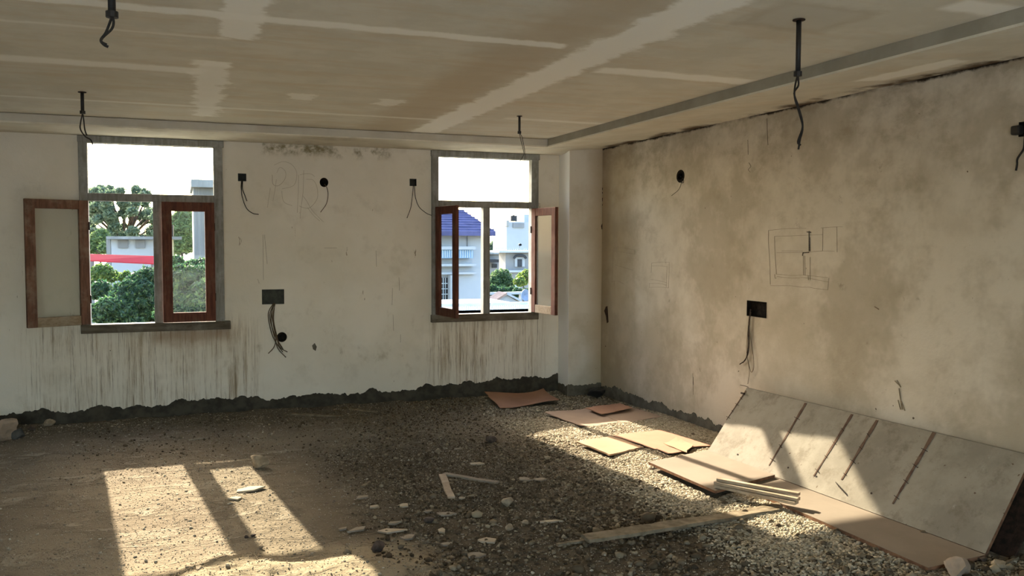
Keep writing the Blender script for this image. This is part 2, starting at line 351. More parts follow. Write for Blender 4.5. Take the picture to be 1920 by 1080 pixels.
RB = {'s': boxrect((1401, 563, 1437, 597), 'r'), 'h': boxrect((1271, 323, 1281, 338), 'r'), 't': boxrect((1911, 229, 1935, 254), 'r')}
OUT = D+.21
wb = holed_wall('wall_back', M['back'], 0, D, OUT, XL-.2, R+.2, -.3, ZT+.25, [(*W1, None), (*W2, None)]+[(*v, .05) for v in BB.values()])
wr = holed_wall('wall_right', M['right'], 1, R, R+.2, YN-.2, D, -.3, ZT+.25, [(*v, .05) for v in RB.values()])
wl_ = holed_wall('wall_left', M['plainwall'], 1, XL, XL-.2, YN-.2, D, -.3, ZT+.25, [])
wnr = holed_wall('wall_near', M['plainwall'], 0, YN, YN-.2, XL-.2, R+.2, -.3, ZT+.25, [(-3.5, 2.3, .02, 2.45, None)])  # unseen opening behind the camera, added to let more light in
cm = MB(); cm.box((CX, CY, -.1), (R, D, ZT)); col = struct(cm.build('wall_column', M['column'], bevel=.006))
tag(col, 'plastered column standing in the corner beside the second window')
struct(MB().box((XL-.2, YN-.2, ZT), (R+.2, OUT, ZT+.2)).build('ceiling_slab', M['slab']))
# middle panel with its riser faces
mb = MB(); mb.box((XL, YN, ZC), (R2+.012, D2+.012, ZC+.012)); struct(mb.build('ceiling', M['ceil']))
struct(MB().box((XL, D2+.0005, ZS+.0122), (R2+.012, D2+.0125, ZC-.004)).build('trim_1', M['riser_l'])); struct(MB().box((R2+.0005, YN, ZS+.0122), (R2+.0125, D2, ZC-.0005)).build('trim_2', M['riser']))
# lowered border: two strips, the right one rises a little to the wall and ends ragged
def soff_z(x, y): return ZS+.058*sst(x, R2, R)*(1-sst(y, 8.08, 8.3))
xs = list(np.linspace(XL, R2, 30))+list(np.linspace(R2, R, 12))[1:]; mb = MB()
def grid(mb, fx, nu, nv, th=.012):
    V = [fx(i/nu, j/nv) for i in range(nu+1) for j in range(nv+1)]; F = [(i*(nv+1)+j, (i+1)*(nv+1)+j, (i+1)*(nv+1)+j+1, i*(nv+1)+j+1) for i in range(nu) for j in range(nv)]
    n = len(V); V2 = [(p[0], p[1], p[2]+th) for p in V]; F2 = [tuple(k+n for k in q[::-1]) for q in F]; E = []
    for j in range(nv): E += [(j, j+1, j+1+n, j+n), (nu*(nv+1)+j+1, nu*(nv+1)+j, nu*(nv+1)+j+n, nu*(nv+1)+j+1+n)]
    for i in range(nu): E += [((i+1)*(nv+1), i*(nv+1), i*(nv+1)+n, (i+1)*(nv+1)+n), (i*(nv+1)+nv, (i+1)*(nv+1)+nv, (i+1)*(nv+1)+nv+n, i*(nv+1)+nv+n)]
    mb.add(V+V2, F+F2+E)
def fb(u, v):
    x = XL+(R2-XL)*u; y = D2+(D-.004-D2)*v; return (x, y, ZS)
grid(mb, fb, 30, 6)
def fr(u, v):
    y = YN+(D-.004-YN)*u; gap = float(np.clip(.006+.035*max(0, fbm(y*1.6, 3.3, 4)+.10), .004, .04)) if y < 8.1 else .03
    if y > 8.2: gap = .05
    x = R2+(R-gap-R2)*v; return (x, y, float(soff_z(x, y)))
grid(mb, fr, 260, 8)
mb.v = [(p[0], p[1], p[2]) for p in mb.v]
struct(mb.build('ceiling_border', M['soff']))
# floor: fine ground in view, plain slab behind the camera
nx, ny = 420, 330; gx = np.linspace(XL, R, nx); gy = np.linspace(2.2, D, ny); GX, GY = np.meshgrid(gx, gy, indexing='ij')
V = np.stack([GX, GY, gz(GX, GY)], -1).reshape(-1, 3); I = np.arange(nx*ny).reshape(nx, ny)
F = np.stack([I[:-1, :-1], I[1:, :-1], I[1:, 1:], I[:-1, 1:]], -1).reshape(-1, 4)
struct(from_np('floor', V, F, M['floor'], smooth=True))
struct(MB().box((XL, YN, -.3), (R, 2.22, -.012)).build('floor_slab', M['plainwall']))
struct(MB().box((-30, YN-40, -.45), (25, YN-.2, -.25)).build('bounce_slab', M['plainwall']))  # unseen pale slab added to bounce sunlight in through the near opening

# cement skirting with a ragged top
def jag(t, s):
    n = float(vnoise(t*9+s, s*3.1)+.5*vnoise(t*31+s, 2.2+s)+.35*vnoise(t*90, 5+s))-.9
    return n*.055
def ragged(name, m, P, a0, a1, hf, seed, d):
    n = int(abs(a1-a0)/.012)+2; mb = MB(); V = []
    for i in range(n):
        a = a0+(a1-a0)*i/(n-1); V += [P(a, -.05), P(a, max(.02, hf(a)+jag(a, seed)))]
    k = len(V); d = np.array(d)
    V2 = [np.array(p)+d for p in V]; F = []
    for i in range(n-1): a = 2*i; F += [(a, a+2, a+3, a+1), (a+k, a+1+k, a+3+k, a+2+k), (a+1, a+3, a+3+k, a+1+k)]
    mb.add(V+V2, F); return struct(mb.build(name, m))
ragged('baseboard_back', M['cement'], lambda a, z: (a, D-.001, z), XL, CX, lambda a: .12+.0+.06*sst(a, 1.2, 3.5)+.015*sst(a, -.8, 0)-.015*sst(a, .2, .8), 1.3, (0, -.007, 0))
ragged('baseboard_right', M['cement_l'], lambda a, z: (R-.001, a, z), YN, CY, lambda a: .105, 4.7, (-.006, 0, 0))
mb_c = ragged('baseboard_column', M['cement_l'], lambda a, z: (a, CY-.001, z), CX-.004, R, lambda a: .10, 9.1, (0, -.006, 0))
ragged('baseboard_column_side', M['cement_l'], lambda a, z: (CX+.001, a, z), CY, D, lambda a: .105, 6.1, (-.007, 0, 0))

# ------------------------------------------------------------------ windows
def frame_bars(mb, x0, x1, z0, z1, w, y0, y1, wt=None, wb=None):
    wt = wt or w; wb = wb or w
    mb.box((x0, y0, z0), (x0+w, y1, z1)); mb.box((x1-w, y0, z0), (x1, y1, z1)); mb.box((x0+w, y0, z1-wt), (x1-w, y1, z1)); mb.box((x0+w, y0, z0), (x1-w, y1, z0+wb))
def sash(parent, hx, side, ang, w, z0, z1, mat, railmat, glassm, st=.078, label=None):
    """leaf hinged at x=hx, its far edge towards side*x, opened inwards by ang degrees"""
    yh = D-.035; t = math.radians(ang)*(-side); rot = Matrix.Rotation(t, 3, 'Z'); org = (hx, yh, 0)
    def bx(mb, a, b, c, d, e=-.036, f=0.0): mb.box((min(a*side, b*side), e, c), (max(a*side, b*side), f, d), rot, org)
    m1 = MB(); bx(m1, 0, st, z0, z1); bx(m1, w-st, w, z0, z1)
    root = m1.build('sash', mat, parent, bevel=.003)
    if label: root['label'] = label
    m2 = MB(); bx(m2, st, w-st, z1-st, z1, -.034, -.002); m2.build('top_rail', mat, root, bevel=.003)
    m3 = MB(); bx(m3, st, w-st, z0, z0+st+.004, -.034, -.002); m3.build('bottom_rail', railmat, root, bevel=.003)
    m4 = MB(); bx(m4, st-.004, w-st+.004, z0+st, z1-st, -.020, -.016); m4.build('pane', glassm, root)
    for zz in (z0+.22, z1-.22):
        h = MB(); h.tube([Vector(org)+rot @ Vector((-.003*side, .004, zz-.035)), Vector(org)+rot @ Vector((-.003*side, .004, zz+.035))], .006, 8); h.build('hinge', M['black'], root)
    return root
def window(name, WR, mull):
    x0, x1, z0, z1 = WR; wroot = thing(name, None, None, ((x0+x1)/2, D, z0), kind='structure'); y0, y1 = D-.035, D+.05
    m = MB(); m.box((x0, y0, z0), (x0+.07, y1, z1)); m.box((x1-.08, y0, z0), (x1, y1, z1)); m.box((x0-.004, y0-.003, z1-.058), (x1+.012, y1, z1+.001))
    m.build('window_frame', M['frame'], wroot, bevel=.004)
    m = MB(); m.box((x0+.07, y0+.002, 1.953), (x1-.08, y1, 2.02)); m.build('transom_bar', M['frame'], wroot, bevel=.003)
    m = MB(); m.box((mull-.036, y0+.002, .868), (mull+.036, y1, 1.953)); m.build('mullion', M['frame'], wroot, bevel=.003)
    m = MB(); m.box((x0-.01, y0-.012, z0-.015), (x1+.05 if name == 'window_1' else x1+.002, y1, .868)); m.build('window_sill', M['framelow'], wroot, bevel=.004)
    m = MB(); m.box((x0+.07, D+.0, 2.02), (x1-.08, D+.004, z1-.055)); m.build('pane', M['glass'], wroot)
    m = MB(); m.box((x0, y1, z0-.02), (x1, OUT+.03, .853)); m.build('outer_ledge', M['white'], wroot)
    m = MB(); m.box((x0-.2, OUT-.001, z1-.03), (x1+.2, OUT+.15, z1+.05)); m.build('sunshade', M['slab'], wroot)
    return wroot
w1 = window('window_1', W1, -.185); w2 = window('window_2', W2, 2.937)
sash(w1, -.738, 1, 155, .505, .872, 1.953, M['oldwood'], M['palewood'], M['dglass'])
sash(w1, .296, -1, 2, .445, .872, 1.953, M['redwood'], M['redwood'], M['glass'], .083)
sash(w2, 2.424, 1, 83, .49, .872, 1.953, M['redwood'], M['redwood'], M['glass'])
sash(w2, 3.430, -1, 96.5, .49, .872, 1.953, M['redwood'], M['palewood'], M['dglass'])

# ------------------------------------------------------------------ pencil sketches and marks on the walls (thin raised strokes)
def strokes(name, lines, proj, m, parent, r=.0016):
    mb = MB()
    for L in lines:
        P = [proj(*p) for p in L]
        mb.tube([tuple(p) for p in (spline(P, 3) if len(P) > 2 else P)], r, 4)
    return mb.build(name, m, parent)
pb = lambda x, y: ony(x, y, D-.0005); pr = lambda x, y: onx(x, y, R-.0005)
T = lambda L, ox, oy, s: [[(ox+x/s, oy+y/s) for x, y in l] for l in L]
strokes('pencil_letters', T([
    [(200, 80), (330, 25), (460, 60), (540, 160), (550, 270), (500, 400), (320, 450)], [(240, 200), (290, 115), (370, 170), (380, 260), (330, 350), (250, 405), (180, 370), (170, 230)],
    [(235, 300), (210, 480), (180, 640)], [(140, 430), (115, 600), (95, 740)], [(320, 480), (330, 600), (370, 670), (480, 710)],
    [(580, 230), (575, 500), (560, 820)], [(660, 160), (650, 500), (620, 720), (605, 910)], [(600, 230), (680, 215), (780, 220), (830, 260)],
    [(700, 300), (800, 310), (860, 400), (880, 560), (830, 670), (740, 750), (650, 740), (590, 715)], [(650, 560), (720, 660), (780, 770), (900, 900), (970, 965)], [(720, 740), (800, 850), (910, 950)]], 490, 300, 8.307), pb, M['pencil_f'], wb, .0017)
strokes('pencil_sketch', T([
    [(660, 130), (400, 135), (150, 158)], [(150, 158), (150, 330), (165, 540), (175, 890)], [(175, 905), (430, 905), (600, 925), (700, 925), (770, 940), (950, 962)], [(950, 962), (965, 800)],
    [(880, 215), (500, 230), (232, 240)], [(232, 240), (240, 500), (258, 745)], [(260, 460), (610, 455), (880, 437), (1040, 440)], [(330, 435), (610, 437)],
    [(250, 748), (450, 765), (620, 762), (800, 780), (950, 797)], [(262, 780), (450, 803), (620, 797), (720, 810), (955, 855)], [(235, 750), (240, 805), (262, 800)],
    [(885, 120), (880, 435)], [(860, 125), (1070, 110), (1150, 108)], [(1072, 110), (1078, 450)], [(620, 500), (622, 760)], [(640, 500), (642, 760)], [(712, 520), (712, 830)], [(685, 770), (690, 830)]], 1420, 410, 7.2), pr, M['pencil'], wr, .0017)
strokes('smudge', T([[(700, 170), (700, 440)], [(708, 250), (712, 440)], [(700, 455), (620, 462)], [(620, 455), (610, 500)], [(670, 180), (725, 185)]], 1420, 410, 7.2), pr, M['smudge'], wr, .004)
strokes('pencil_sketch', T([
    [(605, 430), (612, 318)], [(612, 318), (720, 308), (815, 312)], [(810, 312), (800, 600)], [(800, 600), (690, 590), (585, 595)], [(585, 595), (585, 548)], [(585, 548), (700, 550), (775, 568)],
    [(610, 352), (700, 350), (785, 360)], [(785, 360), (775, 590)], [(600, 505), (680, 515), (780, 540)], [(180, 150), (300, 150), (420, 175)], [(420, 175), (425, 218)], [(425, 218), (300, 200), (180, 180)],
    [(180, 160), (165, 530)], [(200, 340), (300, 370), (400, 400)], [(165, 530), (230, 522), (305, 560)], [(190, 520), (192, 575)]], 1120, 440, 6), pr, M['pencil'], wr, .0014)
# scrapes and cracks
strokes('crack', [[(1129.5, y), (1129.8, y+random.uniform(2, 9))] for y in [352, 360, 371, 383, 455, 468, 480, 492, 505, 512, 527, 540, 548, 556, 566, 574, 583, 592, 604, 611, 622, 631, 640, 652, 660, 668, 679, 690, 700, 710, 716]], lambda x, y: ony(x, y, CY-.001), M['rust'], col, .0042)
def blot(name, px, proj, m, parent, th):
    mb = MB(); P = [proj(*p) for p in px]; mb.prism(P, th); return mb.build(name, m, parent)
blot('scuff', [(1136, 575), (1139, 574), (1140, 588), (1141, 604), (1138, 606), (1136, 592), (1133, 583)], lambda x, y: onx(x, y, R-.0004), M['rust'], wr, (-.0015, 0, 0))
blot('scuff', [(1129, 419), (1132, 424), (1131, 430), (1128, 430), (1127, 424)], lambda x, y: ony(x, y, CY-.0004), M['rust'], col, (0, -.0015, 0))
strokes('scrape', [[(1438, 222), (1439, 250), (1440, 272)], [(1402, 262), (1403, 290)], [(1300, 707), (1300, 722)], [(1299, 700), (1300, 740)], [(1404, 305), (1408, 312), (1403, 318), (1407, 323)], [(1312, 690), (1313, 697)]], pr, M['rust'], wr, .0014)
strokes('scrape', [[(1678, 714), (1686, 722)], [(1682, 713), (1689, 726)], [(1686, 728), (1689, 750), (1692, 768)], [(1690, 752), (1697, 770)], [(1684, 750), (1689, 768)], [(1640, 575), (1648, 580)]], pr, M['dplank'], wr, .004)
strokes('scrape', [[(493, 440), (494, 525)], [(496, 440), (501, 495)], [(748, 520), (749, 545)], [(737, 590), (738, 620)], [(751, 627), (751, 642)], [(736, 540), (735, 572)], [(705, 470), (706, 500)], [(608, 465), (632, 465)], [(483, 523), (486, 531)]], pb, M['wireg'], wb, .0016)
blot('scuff', [(585, 648), (590, 643), (594, 650), (592, 658), (587, 655)], lambda x, y: ony(x, y, D-.0004), M['cement_l'], wb, (0, -.0015, 0))

# ------------------------------------------------------------------ wall boxes, holes and loose wires
def tray(parent, r, wall, m, name='metal_box', lip=.004):
    a0, a1, z0, z1 = r; t = .004; mb = MB()
    def bx(a, b, c, d, e, f):
        if wall == 'b': mb.box((a, D+e, c), (b, D+f, d))
        else: mb.box((R+e, a, c), (R+f, b, d))
    g = .001
    bx(a0+g, a0+t, z0+g, z1-g, -lip, .044); bx(a1-t, a1-g, z0+g, z1-g, -lip, .044); bx(a0+t, a1-t, z0+g, z0+t, -lip, .044); bx(a0+t, a1-t, z1-t, z1-g, -lip, .044); bx(a0+t, a1-t, z0+t, z1-t, .038, .044)
    return mb.build(name, m, parent)
def wires(parent, lines, proj, m, r=.003, name='wire', out=.012):
    for L in lines:
        P = [proj(*p) for p in L]; n = len(P)
        mb = MB(); mb.tube([tuple(p) for p in spline(P, 5)], r, 6); mb.build(name, m, parent, smooth=True)
def rb(px, py): return ony(px, py, D-.010)
def rr(px, py): return onx(px, py, R-.012)
def rim(parent, r, wall, m):                  # ragged plaster mouth around a round hole
    a, z = (r[0]+r[1])/2, (r[2]+r[3])/2; ra = (r[1]-r[0])/2; rz = (r[3]-r[2])/2; n = 18; V = []; F = []
    for k in range(n):
        t = 2*math.pi*k/n; j = .86+.14*random.random()
        for (s, e) in ((j, -.003), (1.5, -.0005), (j, .03)):
            p = (a+ra*s*math.cos(t), z+rz*s*math.sin(t)); V.append((p[0], D+e, p[1]) if wall == 'b' else (R+e, p[0], p[1]))
    for k in range(n):
        q = (k+1) % n; F += [(3*k, 3*q, 3*q+1, 3*k+1), (3*k, 3*k+2, 3*q+2, 3*q)]
    mb = MB(); mb.add(V, F); return mb.build('plaster_rim', m, parent)
def backfill(parent, r, wall, m):
    mb = MB(); a0, a1, z0, z1 = r
    if wall == 'b': mb.box((a0+.001, D+.032, z0+.001), (a1-.001, D+.045, z1-.001))
    else: mb.box((R+.032, a0+.001, z0+.001), (R+.045, a1-.001, z1-.001))
    return mb.build('recess', m, parent)
def wbox(name, label, key, wall, grp=None, hole=False, m='boxm'):
    r = (BB if wall == 'b' else RB)[key]; c = ((r[0]+r[1])/2, D, r[2]) if wall == 'b' else (R, (r[0]+r[1])/2, r[2])
    t = thing(name, label, 'wall hole' if hole else 'electrical box', c, grp)
    if hole: rim(t, r, wall, M['hole']); backfill(t, r, wall, M['hole'])
    else: tray(t, r, wall, M[m])
    return t
t = wbox('switch_box', 'small dark square box right of the first window, wires curling to the right', 'l', 'b', 'small boxes high on the window wall')
wires(t, [[(454, 338), (453, 352), (454, 368), (462, 390), (474, 400), (485, 402)], [(455, 338), (455, 355), (459, 366), (463, 377)], [(453, 338), (452, 350), (453, 358)]], rb, M['wirek'], .0035)
t = wbox('conduit_hole', 'round black hole with one wire beside the pencilled letters', 'h1', 'b', hole=True)
wires(t, [[(608, 345), (613, 352), (615, 365), (612, 382), (601, 398)]], rb, M['wireo'], .003)
t = wbox('switch_box', 'small dark square box left of the second window with two hanging wires', 'r', 'b', 'small boxes high on the window wall')
wires(t, [[(775, 347), (773, 370), (770, 390), (763, 409)], [(777, 347), (779, 370), (786, 388), (800, 400), (810, 404)]], rb, M['wirek'], .003)
t = wbox('socket_box', 'wide dark green metal box low on the window wall with a bundle of wires', 'm', 'b')
o = MB().box((BB['m'][0]+.006, D+.006, BB['m'][2]+.006), (BB['m'][1]-.006, D+.010, BB['m'][3]-.006)).build('cover_plate', M['boxm'], t)
wires(t, [[(514, 568), (506, 590), (509, 610), (517, 632), (528, 652)], [(516, 568), (512, 590), (513, 612), (520, 636), (531, 655)], [(513, 568), (503, 588), (508, 620), (516, 640), (530, 660)], [(512, 568), (510, 595), (518, 625), (524, 650), (539, 660)], [(515, 568), (513, 600), (518, 630), (514, 650), (503, 663)], [(514, 568), (508, 600), (517, 640), (522, 655), (536, 670)]], rb, M['wireo'], .0042)
t = wbox('conduit_hole', 'round black hole behind the wire bundle under the wide metal box', 'h2', 'b', hole=True)
t = wbox('conduit_hole', 'small dark hole high on the right wall with a thin curved wire', 'h', 'r', hole=True)
wires(t, [[(1277, 336), (1277, 345), (1272, 356), (1259, 367)], [(1279, 334), (1282, 338), (1280, 343), (1276, 341)]], rr, M['wirek'], .0022)
t = wbox('socket_box', 'open black square box on the right wall above the leaning board', 's', 'r', m='hole')
backfill(t, RB['s'], 'r', M['hole'])
wires(t, [[(1407, 580), (1405, 600), (1403, 630), (1402, 655), (1398, 674), (1387, 683)], [(1408, 580), (1404, 605), (1405, 640), (1402, 665), (1393, 680)]], rr, M['rust'], .004)
wires(t, [[(1407, 585), (1402, 620), (1400, 660), (1405, 695), (1402, 720)], [(1408, 585), (1406, 620), (1412, 665), (1413, 690), (1408, 697), (1401, 670)]], rr, M['wireo'], .002)
t = wbox('switch_box', 'black box at the right edge of the picture high on the right wall', 't', 'r', m='hole')
backfill(t, RB['t'], 'r', M['hole'])
def rr2(px, py): return onx(px, py, R-.03)
mb = MB(); mb.box((R-.04, RB['t'][1]-.03, RB['t'][2]+.01), (R, RB['t'][1]+.02, RB['t'][3]-.02)); mb.build('connector', M['black'], t, bevel=.008)
wires(t, [[(1922, 252), (1921, 265), (1919, 280), (1908, 297), (1907, 308), (1905, 320)]], rr2, M['wirek'], .006)

# ------------------------------------------------------------------ ceiling drop rods
def rod(label, top, length, r, lines, grp='conduit rods hanging from the ceiling'):
    t = thing('ceiling_rod', label, 'ceiling rod', top, grp); x, y, z = top
    MB().tube([(x, y, z), (x, y, z-length)], r, 10).build('pipe', M['black'], t, smooth=True)
    MB().tube([(x, y, z-.002), (x, y, z-.006)], r*2.4, 12).build('flange', M['rust'], t)
    MB().tube([(x, y, z-length+.004), (x, y, z-length-.016)], r*1.6, 10).build('end_cap', M['black'], t)
    for L in lines:
        P = [(x, y, z-length-.01)]+[tuple(onp(px, py, 1, y-.0*k)) for k, (px, py) in enumerate(L)]
        MB().tube([tuple(p) for p in spline(P, 5)], .0045 if r > .009 else .0022, 6).build('wire', M['wirek'], t, smooth=True)
    return t
def vlen(top, px, py):
    p = onp(px, py, 1, top[1]); return float(top[2]-p[2])
tp = onz(1498, 36, ZC); rod('long black rod over the leaning board with a twisted cable ending in a hook', tp, vlen(tp, 1495, 136), .0115, [[(1491, 160), (1490, 182), (1498, 210), (1505, 238), (1500, 262), (1497, 280)], [(1497, 160), (1489, 175), (1497, 200), (1505, 235), (1496, 265), (1501, 272)]])
zA = ZC-vlen(tp, 1495, 136); pA = onz(210, 24, zA); rod('thick black rod at the top left with two dangling wires', (pA[0], pA[1], ZC), ZC-zA, .0125, [[(205, 45), (198, 62), (189, 75), (195, 84), (203, 88)], [(213, 42), (209, 55), (193, 70), (190, 78), (200, 84)]])
tp = onz(154, 172, ZC); rod('short rod hanging above the first window with fine wires', tp, vlen(tp, 155, 209), .011, [[(151, 230), (151, 243), (160, 256), (170, 262), (174, 272)], [(157, 225), (159, 243), (163, 254)]])
tp = onz(974, 217, ZC); rod('short rod hanging above the second window with fine wires', tp, vlen(tp, 975, 247), .009, [[(976, 260), (982, 285), (981, 292), (975, 302)], [(979, 258), (984, 285), (984, 300)]])

EXCL = []
# ------------------------------------------------------------------ sheets and boards
def sheet(name, label, cat, px, z, m, th=.006, lift=(0, 0, 0, 0), wave=.0, grp=None, n=10, edge=None):
    C4 = [onz(x, y, z) for x, y in px]; mb = MB()
    if name != 'plank': EXCL.append([p[:2] for p in C4])
    rag = {(i, j): random.uniform(-1, 1) for i in range(n+1) for j in range(n+1)}
    def f(u, v):
        p = (C4[0]*(1-u)+C4[1]*u)*(1-v)+(C4[3]*(1-u)+C4[2]*u)*v
        l = lift[0]*((1-u)*(1-v))**3+lift[1]*(u*(1-v))**3+lift[2]*(u*v)**3+lift[3]*((1-u)*v)**3
        g = float(gz(p[0], p[1])); k = rag[(round(u*n), round(v*n))]*.006*(u in (0, 1) or v in (0, 1))
        return (p[0]+k, p[1]-k, max(z+l+wave*math.sin(u*6+v*3)-th, g+.001))
    grid(mb, f, n, n, th); o = mb.build(name, m, bevel=0); tag(o, label, cat, grp); return o
G = 'sheets lying on the gravel'
sheet('card_sheet', 'orange brown curled sheet lying furthest back by the column', 'sheet', [(909, 743), (1018, 736), (1048, 752), (938, 763)], .03, M['card'], .005, (.05, .05, .01, -.01), .010, G)
sheet('card_sheet', 'grey pink sheet with a bent up near corner in the second row of sheets', 'sheet', [(1022, 775), (1098, 765), (1166, 792), (1090, 802)], .035, M['carde'], .006, (.01, 0, .0, .02), .006, G)
sheet('card_sheet', 'wide pinkish sheet lying against the right wall behind the sunlit sheets', 'sheet', [(1100, 765), (1160, 757), (1242, 781), (1166, 793)], .042, M['carde'], .008, (0, 0, 0, 0), .003, G)
sheet('card_scrap', 'small folded brown piece lying on top of the grey pink sheets', 'sheet', [(1099, 765), (1160, 755), (1186, 765), (1126, 776)], .065, M['card'], .006, (.0, 0, .0, .0), .004, G)
sheet('card_sheet', 'yellowest sheet in full sun nearest the shadow edge', 'sheet', [(1082, 828), (1146, 817), (1206, 838), (1142, 852)], .05, M['cardy'], .012, (.0, 0, 0, 0), .003, G)
sheet('card_sheet', 'large orange sunlit sheet reaching the foot of the leaning board', 'sheet', [(1150, 817), (1236, 805), (1334, 836), (1228, 842)], .052, M['card'], .006, (.0, 0, 0, 0), .004, G)
sheet('card_scrap', 'small buff square laid across the large orange sheet', 'sheet', [(1246, 831), (1269, 821), (1300, 834), (1286, 848)], .066, M['cardy'], .004, (0, .01, 0, 0), 0, G, 4)
sheet('card_scrap', 'small orange piece under the buff square beside the ply panel', 'sheet', [(1230, 840), (1250, 834), (1278, 846), (1254, 850)], .058, M['card'], .005, (0, 0, 0, 0), 0, G, 4)
def panel(name, label, cat, px, z, th, grp=None, face=M['ply'], edge=M['plyside']):
    P = [onz(x, y, z) for x, y in px]; EXCL.append([p[:2] for p in P]); c = sum(P)/len(P); t = thing(name, label, cat, (c[0], c[1], z-th), grp)
    MB().prism([tuple(p-np.array([0, 0, th])) for p in P][::-1], (0, 0, th-.0015)).build('ply_core', edge, t)
    MB().prism([tuple(p-np.array([0, 0, .0015])) for p in P][::-1], (0, 0, .0015)).build('face_veneer', face, t); return t
panel('plywood_panel', 'short plywood panel lying flat at the foot of the leaning board, slats on its corner', 'panel', [(1216, 866), (1326, 844), (1453, 890), (1341, 920)], .078, .018, 'plywood lying flat')
panel('plywood_panel', 'long narrow plywood panel with a chewed near edge under the leaning board', 'panel', [(1395, 913), (1440, 886), (1848, 1040), (1740, 1064)], .058, .020, 'plywood lying flat')
# the leaning form board
B0 = onz(1326, 847, .062); B1 = onz(1847, 1038, .062); T0 = onx(1403, 724, R-.10); T1 = onx(1936, 860, R-.075)
u = (B1-B0); L = np.linalg.norm(u); u /= L; wv = (T0-B0)*.5+(T1-B1)*.5; print('BOARD', B0, B1, B0+wv, B1+wv, T0, T1); WD = np.linalg.norm(wv); wv /= WD; nn = np.cross(u, wv); nn /= np.linalg.norm(nn); nn = -nn if nn[0] > 0 else nn
bd = thing('form_board', 'long grey board leaning against the right wall with dark cross seams', 'board', tuple(B0))
def bp(a, b, e=0): return B0+u*a+wv*b+nn*e
def bslab(a0, a1, b0, b1, e0, e1): return MB().prism([bp(a0, b0, e0), bp(a1, b0, e0), bp(a1, b1, e0), bp(a0, b1, e0)], nn*(e1-e0))
bslab(0, L, .0, WD, -.020, -.0015).build('ply_core', M['plyside'], bd)
bslab(0, L, .0, WD, -.0015, 0).build('form_face', M['form'], bd)
bslab(.0, L*.985, WD-.001, WD+.007, -.018, -.004).build('edge_strip', M['cement_l'], bd, bevel=.003)
Pi = lambda x, y: (lambda d: CAM+d*(((B0-CAM)@nn)/(d@nn)))(ray(x, y))
def uv(x, y):
    q = Pi(x, y)-B0; a_, b_ = np.linalg.lstsq(np.stack([u, wv], 1), q, rcond=None)[0]; return float(a_), float(b_)
for (xa, ya, xb, yb, w_) in ((1399, 733, 1362, 788, .012), (1511, 756, 1442, 873, .018), (1598, 777, 1526, 893, .018), (1645, 788, 1578, 900, .020), (1752, 811, 1674, 945, .022)):
    a0, b0 = uv(xa, ya); a1, b1 = uv(xb, yb); mb = MB(); n = 14; Ls = []; Rs = []
    for k in range(n+1):
        t_ = k/n; a = a0+(a1-a0)*t_; b = b0+(b1-b0)*t_; ww = w_*(.35+.25*random.random())*(1.25-.75*t_); Ls.append(bp(a-ww, b, .0002)); Rs.append(bp(a+ww, b, .0002))
    mb.prism([tuple(p) for p in Ls+Rs[::-1]], nn*.002); sm = mb.build('seam', M['seam'], bd)
    for k in range(4):
        t_ = .25+.22*k; a = a0+(a1-a0)*t_; b = b0+(b1-b0)*t_; s_ = random.uniform(.012, .028)
        MB().tube([bp(a-s_, b+.006, .002), bp(a, b, .006), bp(a+s_*1.2, b-random.uniform(0, .015), .002)], .0018, 5).build('nail', M['rust'], sm)
for q in ((1478, 877), (1634, 925), (1530, 893), (1383, 852)):
    a, b = uv(*q); MB().tube([bp(a, b, 0), bp(a, b, .003)], .006, 8).build('bolt_hole', M['rust'], bd)
mb = MB()
for k in range(6):
    a, b = uv(1570+k*3, 908+k*3.2); mb.tube([bp(a-.02, b+.01, .001), bp(a, b, .006), bp(a+.025, b-.015, .001)], .0022, 5)
mb.build('tangled_wire', M['rust'], bd)
mb = MB(); a, b = uv(1393, 738); mb.tube([bp(a-.015, b, .004), bp(a+.03, b-.004, .012)], .008, 6); mb.build('wire_knot', M['rust'], bd)
mb = MB(); mb.tube([tuple(onx(1388, 722, R-.06)), tuple(onx(1398, 724, R-.06)), tuple(onx(1403, 726, R-.07))], .0025, 5); mb.build('nail', M['rust'], bd)
# dark sheet added to fill the gap behind the board's end with shade
db = thing('shade_filler', 'dark brown filler sheet added for shade in the gap behind the end of the leaning board', 'panel', (3.9, 3.3, .0))
MB().prism([(3.815, 3.60, .0), (3.815, 3.03, .0), (4.085, 3.03, .43), (4.085, 3.60, .43)], (.018, 0, .004)).build('filler_face', M['rust'], db, bevel=.003)
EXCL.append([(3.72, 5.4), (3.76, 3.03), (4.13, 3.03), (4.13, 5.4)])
# slat stack
def slat(label, a, b, z, w_, th, grp='slats stacked on the plywood'):
    A = onz(*a, z); Bq = onz(*b, z); d = Bq-A; d /= np.linalg.norm(d); s = np.array([-d[1], d[0], 0])*w_
    o = MB().prism([A, Bq, Bq+s, A+s], (0, 0, -th)).build('wooden_slat', M['slat'], bevel=.002); return tag(o, label, 'slat', grp)
slat('bottom slat of the stack lying across the ply panel', (1338, 909), (1490, 942), .098, .055, .018)
slat('middle slat of the stack, its dark edge showing below the top slat', (1338, 903), (1495, 935), .117, .045, .018)
slat('top slat of the stack set back from the two below', (1343, 897), (1497, 925), .136, .035, .018)
o = sheet('plank', 'long dust covered plank half buried across the gravel', 'plank', [(1092, 1002), (1462, 944), (1466, 956), (1104, 1012)], .043, M['dplank'], .018, (0, 0, 0, 0), .003, None, 16)

